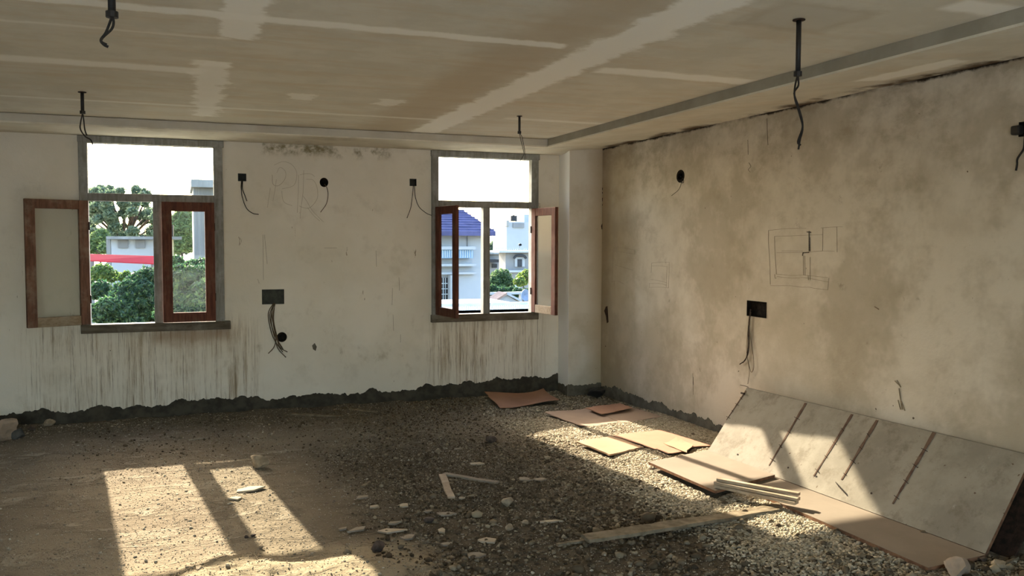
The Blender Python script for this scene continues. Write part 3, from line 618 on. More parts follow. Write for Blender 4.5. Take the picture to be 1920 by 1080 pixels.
# ------------------------------------------------------------------ debris, one by one
def lump(name, label, cat, px, size, m, flat=.7, grp=None, seed=0, zoff=0):
    P = onz(px[0], px[1], 0); g = float(gz(P[0], P[1])); P = onz(px[0], px[1], g); P[2] = g
    rg = np.random.default_rng(seed+int(px[0])*7+int(px[1]))
    import bmesh
    bm = bmesh.new(); bmesh.ops.create_icosphere(bm, subdivisions=3, radius=1)
    pl_ = [(rg.normal(size=3), rg.uniform(.5, .85)) for _ in range(16)]; off = rg.uniform(0, 50, 3)
    for v in bm.verts:
        p = np.array(v.co)
        for n_, d_ in pl_:
            n_ = n_/np.linalg.norm(n_); k = p@n_-d_
            if k > 0: p = p-n_*k
        p = p*(1+.16*float(fbm(p[0]*7+p[2]*5, p[1]*7-p[2]*4, 3)))*(1+.28*float(fbm(p[0]*2.2+off[0]+p[2], p[1]*2.2+off[1]-p[2], 3)))
        v.co = Vector(p*np.array([size[0]/2, size[1]/2, size[0]/2*flat]))
    a = rg.uniform(0, 3); zmin = min(v.co.z for v in bm.verts)
    bmesh.ops.rotate(bm, verts=bm.verts, cent=(0, 0, 0), matrix=Matrix.Rotation(a, 3, 'Z')); me = bpy.data.meshes.new(name); bm.to_mesh(me); bm.free(); me.materials.append(m)
    for p in me.polygons: p.use_smooth = False
    o = bpy.data.objects.new(name, me); COL.objects.link(o); o.location = (P[0], P[1], P[2]-zmin*.82+zoff); return tag(o, label, cat, grp)
def frag(name, label, cat, px, w_, l_, m, ang=0, th=.008, grp=None, seed=0, tilt=.06):
    P = onz(px[0], px[1], 0); g = float(gz(P[0], P[1])); P = onz(px[0], px[1], g); rg = np.random.default_rng(seed+int(px[0])*3+int(px[1])*11)
    w_ = w_*1.5; n = rg.integers(4, 7); pts = []
    for k in range(n):
        t = 2*math.pi*(k+rg.uniform(-.25, .25))/n; r_ = rg.uniform(.65, 1.1); x, y = math.cos(t)*l_/2*r_, math.sin(t)*w_/2*r_
        pts.append((x*math.cos(ang)-y*math.sin(ang), x*math.sin(ang)+y*math.cos(ang), 0))
    mb = MB(); mb.prism(pts, (0, 0, th)); o = mb.build(name, m, bevel=.0015)
    hh = max(float(gz(P[0]+p[0], P[1]+p[1])) for p in pts+[(0, 0, 0)])
    o.location = (P[0], P[1], hh*.6+g*.4+.001); o.rotation_euler = (rg.uniform(-tilt, tilt), rg.uniform(-tilt, tilt), 0); return tag(o, label, cat, grp)
GC = 'flat plaster chips on the dirt'
for (px, w_, l_, a, mk, lab) in [
    ((470, 919), .10, .19, .1, 'chip', 'large pale tile fragment lying in the left sun patch'),
    ((443, 936), .05, .11, .0, 'chip', 'small pale fragment just in front of the large tile fragment in the sun patch'),
    ((894, 871), .06, .11, -.3, 'chip', 'pale chip alone in the middle of the room behind the two sticks'),
    ((986, 900), .06, .14, -.4, 'chipd', 'flat grey chip to the right of the long stick, left one of a pair'),
    ((1012, 902), .06, .10, -.3, 'chipd', 'tan chip to the right of the long stick, right one of a pair'),
    ((866, 936), .035, .06, 0, 'chip', 'small whitish chip at the foot of the short stick'),
    ((701, 952), .04, .07, 0, 'chip', 'small rounded pale chip left of the twin chips'),
    ((757, 950), .05, .08, .5, 'chip', 'tilted white chip half way between sun patch and sticks'),
    ((681, 934), .07, .09, -.9, 'chipd', 'dull crumbling chip near the right edge of the left sun patch'),
    ((838, 966), .05, .15, -.3, 'chipd', 'long thin flake in front of the short stick'),
    ((803, 961), .03, .07, 0, 'chipd', 'narrow flake left of the long thin flake'),
    ((741, 983), .045, .12, .1, 'chipd', 'flake lying just behind the largest flake of the foreground'),
    ((732, 997), .07, .22, -.35, 'chip', 'largest flat flake in the foreground, long and pointed'),
    ((671, 995), .05, .13, .5, 'chipd', 'curved shard left of the largest foreground flake'),
    ((643, 994), .03, .07, .4, 'chipd', 'tiny shard furthest left of the foreground flakes'),
    ((764, 1010), .05, .12, .2, 'chipd', 'flake in front of the largest foreground flake'),
    ((829, 998), .05, .05, 0, 'chip', 'small square pale chip in the dark rubble'),
    ((912, 1016), .07, .12, 0, 'chip', 'diamond shaped chip in the dark rubble at the bottom'),
    ((838, 1023), .035, .08, .2, 'chipd', 'pair of thin flakes seen as one, left of the diamond shaped chip'),
    ((895, 1043), .06, .12, -.1, 'chipd', 'broken flake at the bottom below the diamond shaped chip'),
    ((1031, 980), .035, .15, -.3, 'chip', 'slim pale splinter in the gravel behind the buried plank'),
    ((1034, 843), .03, .07, 0, 'chipd', 'little chip near the tip of the right sun patch'),
    ((860, 843), .035, .11, .0, 'chipd', 'long chip behind the pale chip in the room middle'),
    ((366, 825), .03, .16, .1, 'chipd', 'thin flake in the shade behind the left sun patch'),
    ((955, 730.5), .02, .045, 0, 'white', 'bright white scrap on the dark skirting under the second window')]:
    frag('white_scrap' if mk == 'white' else 'tile_fragment' if 'tile' in lab else 'plaster_chip', lab, 'chip', px, w_, l_, M[mk], a, .010, GC)
GR = 'loose stones on the floor'
for (px, s_, mk, lab) in [
    ((486, 876), (.20, .10), 'rock', 'sunlit lump of rubble at the far corner of the left sun patch'),
    ((953, 948), (.11, .09), 'rock', 'brown stone in the rubble to the right of the sticks'),
    ((984, 983), (.05, .05), 'rock', 'small round pale stone behind the buried plank'),
    ((954, 993), (.07, .05), 'rock', 'grey pebble left of the small round pale stone'),
    ((1025, 862), (.06, .06), 'rock', 'upright tan pebble near the tip of the right sun patch'),
    ((921, 830), (.11, .09), 'rockd', 'dark stone far back in the middle of the floor'),
    ((805, 979), (.07, .06), 'rockd', 'dark round stone beside the narrow flake'),
    ((708, 1035), (.11, .08), 'rockd', 'dark stone at the edge of the sand heap'),
    ((822, 849), (.07, .05), 'rock', 'rounded pebble behind the pale chip in the room middle'),
    ((1203, 1004), (.07, .05), 'rock', 'pale stone touching the near side of the buried plank'),
    ((92, 797), (.13, .10), 'rock', 'yellowish stone against the skirting at the far left'),
    ((60, 806), (.09, .07), 'rockd', 'dull stone right of the crumpled sack'),
    ((652, 1038), (.06, .05), 'rock', 'orange brown stone at the end of the transom shadow on the sand'),
    ((375, 1072), (.06, .05), 'rock', 'stone at the bottom on the sunlit sand heap'),
    ((490, 1029), (.035, .03), 'rock', 'little stone on the sill of the shadow across the sun patch'),
    ((462, 1008), (.03, .03), 'rockd', 'left one of two brown pebbles low in the left sun patch'),
    ((475, 1006), (.03, .03), 'rockd', 'right one of two brown pebbles low in the left sun patch'),
    ((1792, 1080), (.20, .13), 'sack', 'large pale pinkish stone at the bottom by the panel corner'),
    ((1872, 1067), (.09, .07), 'rock', 'smooth tan stone at the bottom right in front of the board end'),
    ((1842, 1053), (.06, .06), 'rockd', 'small brown block beside the foot of the leaning board')]:
    lump('stone', lab, 'stone', px, s_, M[mk], .62, GR)
def stick(label, a, b, w_, m, z=None):
    A = onz(*a); Bq = onz(*b); n = 8; d = (Bq-A)/np.linalg.norm(Bq-A); s = np.array([-d[1], d[0], 0])*w_/2; mb = MB(); V = []; F = []
    zz = max(float(gz(*(A+(Bq-A)*k/n)[:2])) for k in range(n+1))
    for k in range(n+1):
        p = A+(Bq-A)*k/n+s*.12*math.sin(k*.9); 
        for (q, h) in ((-1, .0), (1, .0), (1, .014), (-1, .014)): V.append((p[0]+s[0]*q, p[1]+s[1]*q, zz-.002+h))
    for k in range(n): a0 = 4*k; F += [(a0, a0+4, a0+5, a0+1), (a0+1, a0+5, a0+6, a0+2), (a0+2, a0+6, a0+7, a0+3), (a0+3, a0+7, a0+4, a0)]
    F += [(0, 1, 2, 3), (4*n+3, 4*n+2, 4*n+1, 4*n)]; mb.add(V, F); return tag(mb.build('stick', m), label, 'stick', 'sticks on the floor')
stick('short flat stick pointing at the camera, meeting the long stick', (829, 893), (846, 936), .045, M['slat'])
stick('long thin stick lying sideways behind the short flat stick', (832, 891), (933, 908), .04, M['chipd'])
stick('twig lying near the window wall left of the middle', (548, 778), (640, 782), .035, M['dplank'])
stick('thin twig close to the window wall, right of the other twig', (655, 768), (706, 774), .02, M['dplank'])
stick('thin twig at the bottom right corner beyond the board end', (1878, 1076), (1908, 1061), .014, M['dplank'])
stick('fine twig right of the left sun patch', (678, 914), (694, 905), .015, M['dplank'])
stick('thin splinter lying in the dark rubble beside the buried plank', (1045, 1024), (1108, 1014), .025, M['dplank'])
def crumple(name, label, cat, px, s_, m, seed, amp=.35, extra=None):
    o = lump(name, label, cat, px, s_, m, .7, None, seed)
    for v in o.data.vertices:
        c = v.co; k = 1+amp*float(fbm(c.x*18+seed, c.y*18+c.z*22, 3)); c.x *= k; c.y *= k; c.z *= 1+amp*float(fbm(c.y*25, c.x*20+seed, 2))
    return o
crumple('crumpled_sack', 'crumpled brown sack lying by the skirting at the left edge', 'sack', (6, 824), (.34, .24), M['sack'], 5)
crumple('crumpled_cloth', 'striped dark grey cloth crumpled against the brown sack', 'cloth', (33, 822), (.14, .18), M['darkcloth'], 8)
crumple('black_bag', 'black plastic bag slumped at the foot of the column corner', 'bag', (1118, 747), (.30, .16), M['blackbag'], 3).scale[2] = .6

# ------------------------------------------------------------------ gravel and crumbs (uncountable)
import bmesh
def ico(sub):
    bm = bmesh.new(); bmesh.ops.create_icosphere(bm, subdivisions=sub, radius=1); bm.verts.ensure_lookup_table()
    V = np.array([v.co[:] for v in bm.verts]); F = np.array([[v.index for v in f.verts] for f in bm.faces]); bm.free(); return V, F
def scatter(name, label, cat, XY, size, pal, sub=1, flat=.6, sink=.35):
    V0, F0 = ico(sub); n = len(XY); nv = len(V0); sh = np.stack([1+RNG.normal(0, .16, (nv, 1)) for _ in range(12)]); k = RNG.integers(0, 12, n)
    P = V0[None]*sh[k]*np.stack([np.ones(n), RNG.uniform(.45, .9, n), RNG.uniform(flat*.6, flat*1.2, n)], -1)[:, None, :]*size[:, None, None]
    tx = RNG.normal(0, .35, n); c, s = np.cos(tx), np.sin(tx); y = P[..., 1]*c[:, None]-P[..., 2]*s[:, None]; z = P[..., 1]*s[:, None]+P[..., 2]*c[:, None]
    a = RNG.uniform(0, 6.28, n); c, s = np.cos(a), np.sin(a); x = P[..., 0]; X = x*c[:, None]-y*s[:, None]; Y = x*s[:, None]+y*c[:, None]
    V = np.stack([X+XY[:, 0:1], Y+XY[:, 1:2], z+(gz(XY[:, 0], XY[:, 1])+size*flat*sink)[:, None]], -1).reshape(-1, 3)
    F = (F0[None]+(np.arange(n)*nv)[:, None, None]).reshape(-1, 3)
    pal = np.array(pal); cc = pal[RNG.integers(0, len(pal), n)]*RNG.uniform(.75, 1.25, (n, 1)); cols = np.repeat(np.concatenate([cc, np.ones((n, 1))], 1), nv, 0)
    o = from_np(name, V, F, M['stone'], cols, smooth=False); return tag(o, label, cat, kind='stuff')
def inside(p, poly, g=.0):
    c = np.zeros(len(p), bool); k = len(poly); ctr = np.mean(poly, 0); q = [ctr+(v-ctr)*(1+g) for v in np.array(poly)]
    for i in range(k):
        a, b = q[i], q[(i+1) % k]; t = ((a[1] > p[:, 1]) != (b[1] > p[:, 1])) & (p[:, 0] < (b[0]-a[0])*(p[:, 1]-a[1])/(b[1]-a[1]+1e-12)+a[0]); c ^= t
    return c
def pts(n, dens):
    out = []; tot = 0
    while tot < n:
        p = np.stack([RNG.uniform(XL+.05, R-.03, 40000), RNG.uniform(2.7, D-.03, 40000)], -1)
        vis = (p-CAM[:2]); dd = p[:, 0]*FW[0]+p[:, 1]*FW[1]; ss = p[:, 0]*RT[0]+p[:, 1]*RT[1]; keep = (np.abs(ss/dd) < .66) & (RNG.random(len(p)) < dens(p[:, 0], p[:, 1])) & ~((p[:, 0] > CX-.03) & (p[:, 1] > CY-.03))
        for e in EXCL: keep &= ~inside(p, e, .0)
        out.append(p[keep]); tot += keep.sum()
        if len(out) > 400: break
    return np.concatenate(out)[:n]
def d_gravel(x, y): return sst(x+.5*fbm(x*1.5, y*1.5, 3)+.06*(5.5-y)*(y < 5.5), 2.5, 3.05)*(1-.93*sst(y, 6.5, 7.4))*(1-.8*(1-sst(y-.30*(x-2.6), 3.0, 3.9)))
XY = pts(54000, d_gravel); scatter('gravel', 'bed of pale gravel spread along the right wall', 'gravel', XY, RNG.uniform(.0055, .0130, len(XY)), [(.43, .375, .27), (.34, .295, .21), (.50, .44, .33), (.25, .21, .145), (.38, .32, .225)], 1, .6, .5)
def d_rub(x, y): return (sst(x+.6*fbm(x*1.3, y*1.3, 3), .7, 1.5)*(1-.75*sst(x, 2.6, 3.1)*sst(y, 3.3, 3.9))*(1-.6*sst(y, 5.2, 7.0))+.08*sst(y, 6, 7)*(x > -.8))*(.12+1.6*np.clip(fbm(x*1.8+9, y*1.8, 4)+.2, 0, 1))
XY = pts(30000, d_rub); scatter('rubble', 'dark broken rubble crumbs covering the middle of the floor', 'rubble', XY, RNG.gamma(3.2, .0021, len(XY)).clip(.003, .022)*np.where(XY[:, 1] > 5, .8, 1)*(1+1.1*(RNG.random(len(XY)) < .10*(1-sst(XY[:, 1], 3.8, 4.8))))*(1+.5*(RNG.random(len(XY)) < .03)), [(.11, .083, .052), (.155, .12, .077), (.078, .058, .037), (.205, .16, .105), (.28, .23, .155)], 1, .7, .45)
XY = pts(42000, lambda x, y: (.15+1.1*np.clip(fbm(x*2.2, y*2.2, 3)+.25, 0, 1)**2)*(1-.5*sst(x, 2.2, 2.8))); scatter('grit', 'fine grit and plaster crumbs scattered over the dusty floor', 'grit', XY, RNG.uniform(.002, .0055, len(XY))*(1+1.3*(RNG.random(len(XY)) < .04)), [(.30, .26, .195), (.36, .32, .245), (.25, .21, .16), (.42, .38, .30)], 1, .6, .3)

# ------------------------------------------------------------------ outside
GZ = -7.0
def flatm(n, c, c2=None, sc=2, **k): return simple(n, c, c2, sc, **k)
O = dict(ground=flatm('outside_ground', (.34, .31, .24), (.27, .27, .19), .15), white=flatm('white_render', (.31, .345, .37), (.28, .315, .34), .6), blue=flatm('blue_tiles', (.075, .08, .17), (.05, .055, .12), 3), sky=flatm('blue_balcony', (.20, .33, .48), (.17, .29, .43), 2),
         gray=flatm('grey_render', (.19, .205, .215), (.15, .16, .165), .5), conc=flatm('raw_concrete', (.24, .255, .25), (.17, .18, .175), .8, stretch=(3, 3, .3)), red=flatm('red_tarp', (.34, .022, .03), (.27, .018, .025), 1), dark=flatm('dark_opening', (.04, .045, .05)),
         tank=flatm('black_tank', (.02, .022, .025), None, 2, rough=.4), cream=flatm('cream_render', (.55, .48, .30)), brown=flatm('brown_tiles', (.30, .22, .18), (.22, .16, .13), 8), trunk=flatm('bark', (.09, .065, .045), (.05, .04, .03), 6), pale=flatm('pale_paint', (.5, .58, .62)), metal=flatm('dish_grey', (.22, .30, .42), None, 2, rough=.5))
struct(MB().box((-500, OUT+.5, GZ-.5), (900, 1500, GZ)).build('ground', O['ground']))
def pq(x, y, Y): return ony(x, y, Y)
def ob(parent, name, m, px, Y, depth, z0=None, bevel=0, dy=0):
    a = pq(px[0], px[1], Y); b = pq(px[2], px[3], Y); zl = min(a[2], b[2]) if z0 is None else z0
    o = MB().box((min(a[0], b[0]), Y+dy, zl), (max(a[0], b[0]), Y+dy+depth, max(a[2], b[2]))).build(name, m, parent); return o
def building(name, label, Y, px): p = pq(px, 500, Y); return thing(name, label, 'building', (p[0], Y, GZ))
def foliage(blobs, n, ls, pal, rg):
    V = []; cols = []; tot = sum(b[3]**2 for b in blobs)
    for (x, y, z, r) in blobs:
        k = int(n*r*r/tot); d = rg.normal(size=(k, 3)); d /= np.linalg.norm(d, axis=1)[:, None]; rr_ = r*(1-.6*rg.random((k, 1))**1.6)*(1+.28*np.sin(d[:, :1]*7+x)*np.sin(d[:, 1:2]*6+z)*np.sin(d[:, 2:]*8+y))
        c = np.array([x, y, z])+d*rr_*np.array([1, 1, .85]); a = rg.normal(size=(k, 3)); a /= np.linalg.norm(a, axis=1)[:, None]; b = np.cross(a, d+rg.normal(0, .5, (k, 3))); b /= np.linalg.norm(b, axis=1)[:, None]+1e-9
        s = ls*rg.uniform(.6, 1.3, (k, 1)); V.append(np.stack([c-a*s, c+b*s*.38, c+a*s, c-b*s*.38], 1))
        pc = np.array(pal)[rg.integers(0, len(pal), k)]*rg.uniform(.8, 1.2, (k, 1)); cols.append(np.repeat(np.concatenate([pc, np.ones((k, 1))], 1), 4, 0))
    V = np.concatenate(V).reshape(-1, 3); return V, np.arange(len(V)).reshape(-1, 4), np.concatenate(cols)
def tree(name, label, cat, Y, px, n, ls, pal, seed, grp, branchy=False, depth=.8):
    """px: list of (x, y, radius in px) crown clumps at distance Y"""
    rg = np.random.default_rng(seed); sc = np.linalg.norm(pq(px[0][0], px[0][1], Y)-pq(px[0][0]+1, px[0][1], Y)); bl = []
    for (x, y, r_) in px:
        p = pq(x, y, Y+rg.uniform(-depth, depth)); bl.append((p[0], p[1], p[2], r_*sc))
        for _ in range(5):
            d = rg.normal(size=3); d /= np.linalg.norm(d); q = p+d*r_*sc*.7; bl.append((q[0], q[1], q[2], r_*sc*rg.uniform(.35, .55)))
    bx = np.mean([b[0] for b in bl]); by = np.mean([b[1] for b in bl]); t = thing(name, label, cat, (bx, by, GZ), grp)
    V, F, C = foliage(bl, n, ls, pal, rg); o = from_np('foliage', V, F, M['leaf'], C); o.parent = t; o.matrix_parent_inverse = t.matrix_world.inverted()
    mb = MB(); zc = min(b[2] for b in bl); mr = float(np.mean([b[3] for b in bl])); tr_ = min(.2, .16*mr+.02) if len(bl) < 90 else .2; mb.tube([(bx, by, GZ), (bx+tr_*.4, by, (GZ+zc)/2), (bx, by, zc+.2*mr)], tr_, 8, .6)
    for b in bl[::6 if len(bl) < 90 else 12]: mb.tube([(bx, by, zc), ((bx+b[0])/2, by, (zc+b[2])/2+.1*b[3]), (b[0], b[1], b[2])], .09*b[3] if len(bl) < 90 else .08, 5, .3)
    mb.build('trunk', O['trunk'], t, smooth=True); return t
DG = [(.028, .068, .038), (.04, .09, .04), (.022, .05, .032), (.065, .12, .045)]; LG = [(.11, .17, .06), (.15, .21, .08), (.08, .13, .05)]; MG = [(.075, .115, .07), (.095, .14, .085), (.06, .095, .06)]; YG = [(.19, .25, .06), (.14, .20, .05), (.08, .14, .04)]
GT = 'trees outside the windows'
# through the first window
tree('bush_tree', 'dark glossy tree filling the lower left pane of the first window', 'tree', 15.5, [(250, 560, 45), (215, 585, 38), (275, 530, 32), (190, 545, 22), (300, 590, 40), (230, 620, 40)], 100000, .042, DG, 1, GT)
tree('bush_tree', 'dark glossy tree behind the closed sash of the first window', 'tree', 12, [(345, 530, 42), (320, 505, 26), (375, 515, 35), (350, 590, 50), (400, 560, 45), (330, 560, 30)], 110000, .036, DG, 2, GT)
tree('bush_tree', 'yellow green bush top at the left edge of the first window', 'tree', 19.5, [(192, 512, 20), (176, 520, 20), (212, 518, 12), (178, 545, 20), (235, 520, 12)], 20000, .045, [(.14, .20, .05), (.08, .14, .04), (.045, .09, .035)], 3, GT)
tree('bush_tree', 'light green round tree left of the low white building', 'tree', 33, [(188, 450, 22), (175, 465, 20), (198, 465, 14)], 12000, .07, LG, 4, GT)
_r = random.Random(4); CR = [(x, y, _r.uniform(7, 13)) for x, y in [(_r.uniform(168, 300), _r.uniform(342, 455)) for _ in range(130)] if y > 345+abs(x-215)*.30+(12 if 228 < x < 240 else 0) and not (_r.random() < .55 and 375 < y < 440 and 245 < x < 290)]
tree('tall_tree', 'tall open tree against the sky in the first window', 'tree', 38, CR, 42000, .075, [(.11, .155, .095), (.14, .185, .115), (.085, .125, .075)], 5, GT, True, 2.5)
tree('tall_tree', 'tree beside the concrete tower in the first window', 'tree', 36, [(335, 425, 30), (320, 450, 26), (350, 450, 24), (345, 402, 16)], 14000, .09, LG, 6, GT, True, 1.2)
tree('tall_tree', 'distant dark tree row behind the low white building', 'tree', 46, [(170, 440, 22), (230, 455, 26), (290, 455, 24), (340, 460, 24), (380, 462, 20)], 20000, .11, MG, 7, GT)
b = building('low_building', 'low white building with a flat concrete roof slab beyond the red awning', 27, 265)
ob(b, 'wall', O['white'], (208, 449, 322, 482), 27, 4, GZ); ob(b, 'roof_slab', O['conc'], (199, 443, 341, 449), 26.6, 5); ob(b, 'side_wall', O['conc'], (199, 449, 208, 482), 27.3, 3.5, GZ)
for (x0, x1) in ((221, 240), (254, 272)): ob(b, 'window_panel', O['gray'], (x0, 450, x1, 465), 26.93, .05)
ob(b, 'pillar', O['cream'], (319, 449, 326, 482), 26.8, .3, GZ)
p = pq(316, 443, 27.8); tk = thing('water_tank', 'black round water tank on the roof slab of the low building', 'water tank', p); s_ = .08
MB().tube([(p[0], 27.8, p[2]), (p[0], 27.8, p[2]+.25), (p[0], 27.8, p[2]+.34)], .15, 14).build('tank_body', O['tank'], tk); MB().tube([(p[0], 27.8, p[2]+.34), (p[0], 27.8, p[2]+.38)], .06, 10).build('lid', O['tank'], tk)
a0 = thing('awning', 'red awning stretched in front of the low white building', 'awning', pq(230, 490, 22)); P = [pq(166, 476, 22.3), pq(292, 480, 22.3), pq(292, 494, 22), pq(166, 488, 22)]
MB().prism(P, (0, .03, 0)).build('tarp', O['red'], a0); MB().tube([pq(172, 476, 22.5), pq(172, 476, 22.5)*[1, 1, 0]+np.array([0, 0, GZ])], .05, 6).build('post', O['gray'], a0); MB().tube([pq(286, 480, 22.5), pq(286, 480, 22.5)*[1, 1, 0]+np.array([0, 0, GZ])], .05, 6).build('post', O['gray'], a0); MB().prism([pq(166, 488, 21.98), pq(292, 494, 21.98), pq(292, 496, 21.98), pq(166, 490, 21.98)], (0, .02, 0)).build('valance', O['red'], a0)
b = building('concrete_tower', 'grey concrete tower with vertical board marks at the right of the first window', 25, 380)
o = ob(b, 'shaft', O['conc'], (362, 352, 425, 480), 25, 3, GZ); ob(b, 'cap', O['conc'], (358, 336, 430, 352), 24.7, 3.6)
for x in (366, 371, 377, 383, 389, 396): ob(b, 'board_mark', O['gray'], (x, 354, x+.7, 478), 24.97, .04)
ob(b, 'opening', O['dark'], (386, 437, 392, 456), 24.95, .06)
# through the second window
b = building('white_house', 'white house with a blue tiled roof behind the open sash of the second window', 22, 860)
ob(b, 'wall', O['white'], (700, 432, 913, 640), 22, 5, GZ)
pe = [pq(700, 432, 21.5), pq(929, 432, 21.5)]; ze = pe[0][2]; za = pq(880, 400, 22.6)[2]; x1_ = pe[1][0]; xr = pq(896, 400, 22.6)[0]
mb = MB(); mb.add([(pe[0][0], 21.5, ze), (x1_, 21.5, ze), (xr, 24, za+.15), (pe[0][0], 24, za+.15), (pe[0][0], 21.5, ze-.12), (x1_, 21.5, ze-.12), (x1_, 27, ze), (x1_, 27, ze-.12)], [(0, 1, 2, 3), (0, 4, 5, 1), (1, 6, 2), (1, 5, 7, 6)]); mb.build('roof', O['blue'], b)
for k in range(9):
    f_ = (k+.5)/9; mb = MB(); zz = ze+(za+.15-ze)*f_; mb.box((pe[0][0], 21.5+2.5*f_-.03, zz-.01), (x1_+(xr-x1_)*f_, 21.5+2.5*f_+.03, zz+.03)); mb.build('tile_course', O['blue'], b)
bl_ = ob(b, 'balcony', O['sky'], (800, 468, 887, 484), 21.7, .3)
for k in range(14):
    x = 830+k*4.2; ob(bl_, 'baluster', O['pale'], (x, 469, x+.8, 483), 21.66, .03)
ob(b, 'parapet', O['white'], (800, 462, 892, 468), 21.6, .4); ob(b, 'ledge', O['white'], (800, 495, 893, 499), 21.7, .3); ob(b, 'ledge', O['white'], (800, 511, 893, 514), 21.8, .2)
ob(b, 'panel_line', O['gray'], (876, 436, 877, 462), 21.97, .04); ob(b, 'panel_line', O['gray'], (820, 436, 877, 437), 21.97, .04)
wd = ob(b, 'window_opening', O['dark'], (828, 521, 840, 562), 21.96, .06)
for y in (531, 541, 551): ob(wd, 'grille', O['pale'], (828, y, 840, y+1), 21.9, .03)
for x in (831, 835): ob(wd, 'grille', O['pale'], (x, 521, x+.7, 562), 21.9, .03)
ob(b, 'pillar', O['white'], (845, 516, 852, 585), 21.7, .3)
f_ = thing('railing', 'pale blue metal railing along the terrace below the second window', 'railing', pq(900, 583, 15))
ob(f_, 'rail', O['pale'], (820, 570, 1010, 571.5), 15, .04); ob(f_, 'rail', O['pale'], (820, 582, 1010, 584), 15, .04)
for k in range(34): ob(f_, 'baluster', O['sky'], (866+k*4, 571, 866.9+k*4, 583), 15.01, .02)
b = building('terrace_block', 'white terrace block carrying the railing below the second window', 15, 930); ob(b, 'deck', O['white'], (800, 584, 1020, 640), 15, 3, GZ)
b = building('white_building', 'tall white building with a rooftop room at the right of the second window', 60, 970)
ob(b, 'wall', O['white'], (950, 416, 1030, 490), 60, 3, GZ); ob(b, 'rooftop_room', O['white'], (983, 402, 1030, 420), 61, 1.9); ob(b, 'niche', O['gray'], (962, 418, 983, 427), 59.9, .2); ob(b, 'parapet', O['conc'], (950, 413, 955, 424), 59.8, .6)
p = pq(963, 415, 61); tk = thing('water_tank', 'dark water tank on the tall white building', 'water tank', p)
MB().tube([(p[0], 61, p[2]), (p[0], 61, p[2]+.42)], .25, 12).build('tank_body', O['tank'], tk); MB().tube([(p[0], 61, p[2]+.42), (p[0], 61, p[2]+.48)], .1, 8).build('lid', O['tank'], tk)
b = building('grey_house', 'grey house with an arched window in the second window, right part', 42, 965)
ob(b, 'wall', O['gray'], (948, 473, 1030, 520), 42, 1, GZ); ob(b, 'roof_slab', O['white'], (936, 470, 1030, 473.5), 41.6, 1.6); ob(b, 'band', O['white'], (950, 507, 1030, 510), 41.8, .3)
wn_ = ob(b, 'arched_window', O['white'], (966, 482, 984, 500), 41.9, .15); ob(wn_, 'pane', O['dark'], (971, 486, 979, 500), 41.85, .1)
mb = MB(); pc = pq(975, 485, 41.75); rr_ = .33; mb.tube([(pc[0]+rr_*math.cos(t_), 41.75, pc[2]+rr_*.55*math.sin(t_)) for t_ in np.linspace(0, math.pi, 12)], .07, 6); mb.build('arch_hood', O['dark'], wn_)
f_ = thing('railing', 'white roof railing on top of the grey house', 'railing', pq(960, 470, 41.7)); ob(f_, 'rail', O['white'], (930, 465, 1020, 466), 41.7, .05)
for k in range(18): ob(f_, 'baluster', O['white'], (931+k*4, 466, 931.7+k*4, 470), 41.7, .04)
b = building('grey_shed', 'lower grey building with a dark awning left of the arched window', 50, 930)
ob(b, 'wall', O['gray'], (880, 476, 946, 520), 50, 3, GZ); ob(b, 'roof_slab', O['conc'], (880, 472, 947, 476.5), 49.6, 6); ob(b, 'canopy', O['tank'], (880, 487, 939, 492), 49, 1); ob(b, 'window_opening', O['dark'], (923, 495, 932, 502), 49.9, .15)
f2 = thing('antenna', 'thin antenna mast on the horizon in the second window', 'antenna', pq(937, 455, 120)); ob(f2, 'mast', O['gray'], (936.7, 433, 937.5, 458), 120, .1, GZ); ob(f2, 'dishes', O['white'], (935.5, 441, 938.7, 447), 119.8, .3)
tree('far_trees', 'distant green treetops on the horizon in the second window', 'tree', 75, [(925, 466, 14), (940, 466, 13), (955, 470, 12), (905, 468, 12)], 9000, .18, MG, 8, GT)
tree('bush_tree', 'green tree in front of the grey houses in the second window', 'tree', 30, [(938, 520, 17), (925, 530, 16), (950, 530, 14), (935, 545, 14)], 16000, .06, [(.06, .11, .045), (.09, .15, .055), (.04, .08, .035)], 9, GT)
tree('bush_tree', 'bright green tree at the right edge of the second window', 'tree', 27, [(982, 522, 13), (990, 515, 10), (975, 528, 9)], 11000, .05, YG, 10, GT)
tree('hedge', 'dark hedge above the gabled roof in the second window', 'hedge', 26, [(925, 546, 10), (940, 548, 10), (955, 548, 10), (970, 549, 9), (988, 549, 9)], 10000, .055, DG, 11, GT)
v = thing('parked_car', 'pale parked car half hidden by the trees in the second window', 'car', pq(962, 540, 34)); ob(v, 'body', O['pale'], (946, 533, 976, 540), 34, 1.6); ob(v, 'cabin', O['metal'], (952, 529, 970, 533), 34.2, 1.2)
b = building('gabled_hut', 'small hut with a brown tiled gable roof behind the railing', 19, 945)
pa, pb_, pc_ = pq(930, 566, 19), pq(948, 552, 19), pq(972, 566, 19)
MB().prism([pa, pc_, pb_], (0, .45, 0)).build('gable', O['white'], b); ob(b, 'wall', O['white'], (932, 566, 970, 600), 19.05, .4, GZ)
MB().prism([pa+np.array([-.05, -.1, 0]), pb_+np.array([0, -.1, 0]), pb_+np.array([0, -.1, .05]), pa+np.array([-.05, -.1, .05])], (0, .6, 0)).build('roof_slope', O['brown'], b)
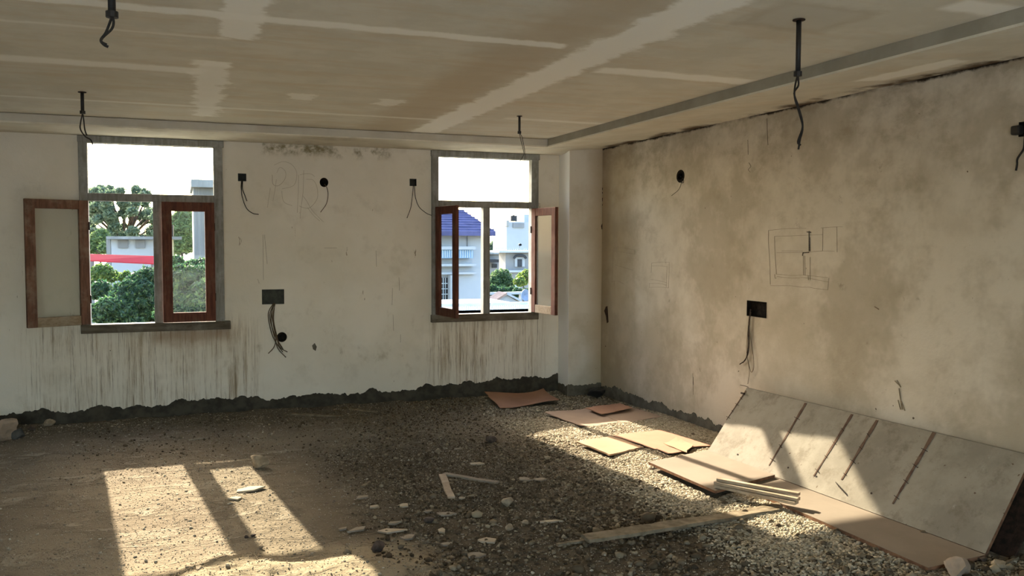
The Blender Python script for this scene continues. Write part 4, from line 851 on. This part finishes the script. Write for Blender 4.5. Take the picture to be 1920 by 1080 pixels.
MB().prism([pb_+np.array([0, -.1, 0]), pc_+np.array([.05, -.1, 0]), pc_+np.array([.05, -.1, .05]), pb_+np.array([0, -.1, .05])], (0, .6, 0)).build('roof_slope', O['white'], b)
pg = thing('pergola', 'white beam on posts behind the gabled hut', 'pergola', pq(950, 550, 22.5)); ob(pg, 'beam', O['white'], (912, 548.5, 988, 551.5), 22.5, .15)
for x in (976,): ob(pg, 'post', O['white'], (x, 551, x+2.2, 590), 22.52, .12, GZ)
p = pq(985, 553, 17.5); ds = thing('satellite_dish', 'blue grey satellite dish at the lower right of the second window', 'dish', p); mb = MB(); V = [(p[0], p[1]+.05, p[2])]; n = 18
for k in range(n): t_ = 2*math.pi*k/n; V.append((p[0]+.10*math.cos(t_), p[1]-.02, p[2]+.13*math.sin(t_)))
V += [(a_, b_+.012, c_) for a_, b_, c_ in V]; mb.add(V, [(0, 1+k, 1+(k+1) % n) for k in range(n)]+[(n+1, n+2+(k+1) % n, n+2+k) for k in range(n)]+[(1+k, n+2+k, n+2+(k+1) % n, 1+(k+1) % n) for k in range(n)]); mb.build('bowl', O['metal'], ds)
MB().tube([(p[0], p[1]+.06, p[2]), (p[0]+.02, p[1]+.1, p[2]-.4), (p[0]+.02, p[1]+.1, GZ)], .02, 6).build('mast', O['gray'], ds)
p = pq(975.5, 459, 41.9); ds = thing('satellite_dish', 'dark satellite dish on the roof of the grey house', 'dish', p); mb = MB(); V = [(p[0], p[1]+.1, p[2])]
for k in range(n): t_ = 2*math.pi*k/n; V.append((p[0]+.09*math.cos(t_), p[1], p[2]+.06*math.sin(t_)))
V += [(a_, b_+.02, c_) for a_, b_, c_ in V]; mb.add(V, [(0, 1+k, 1+(k+1) % n) for k in range(n)]+[(n+1, n+2+(k+1) % n, n+2+k) for k in range(n)]+[(1+k, n+2+k, n+2+(k+1) % n, 1+(k+1) % n) for k in range(n)]); mb.build('bowl', O['tank'], ds)
MB().tube([(p[0], p[1]+.12, p[2]), (p[0], p[1]+.12, pq(975, 470, 42)[2])], .02, 6).build('mast', O['gray'], ds)
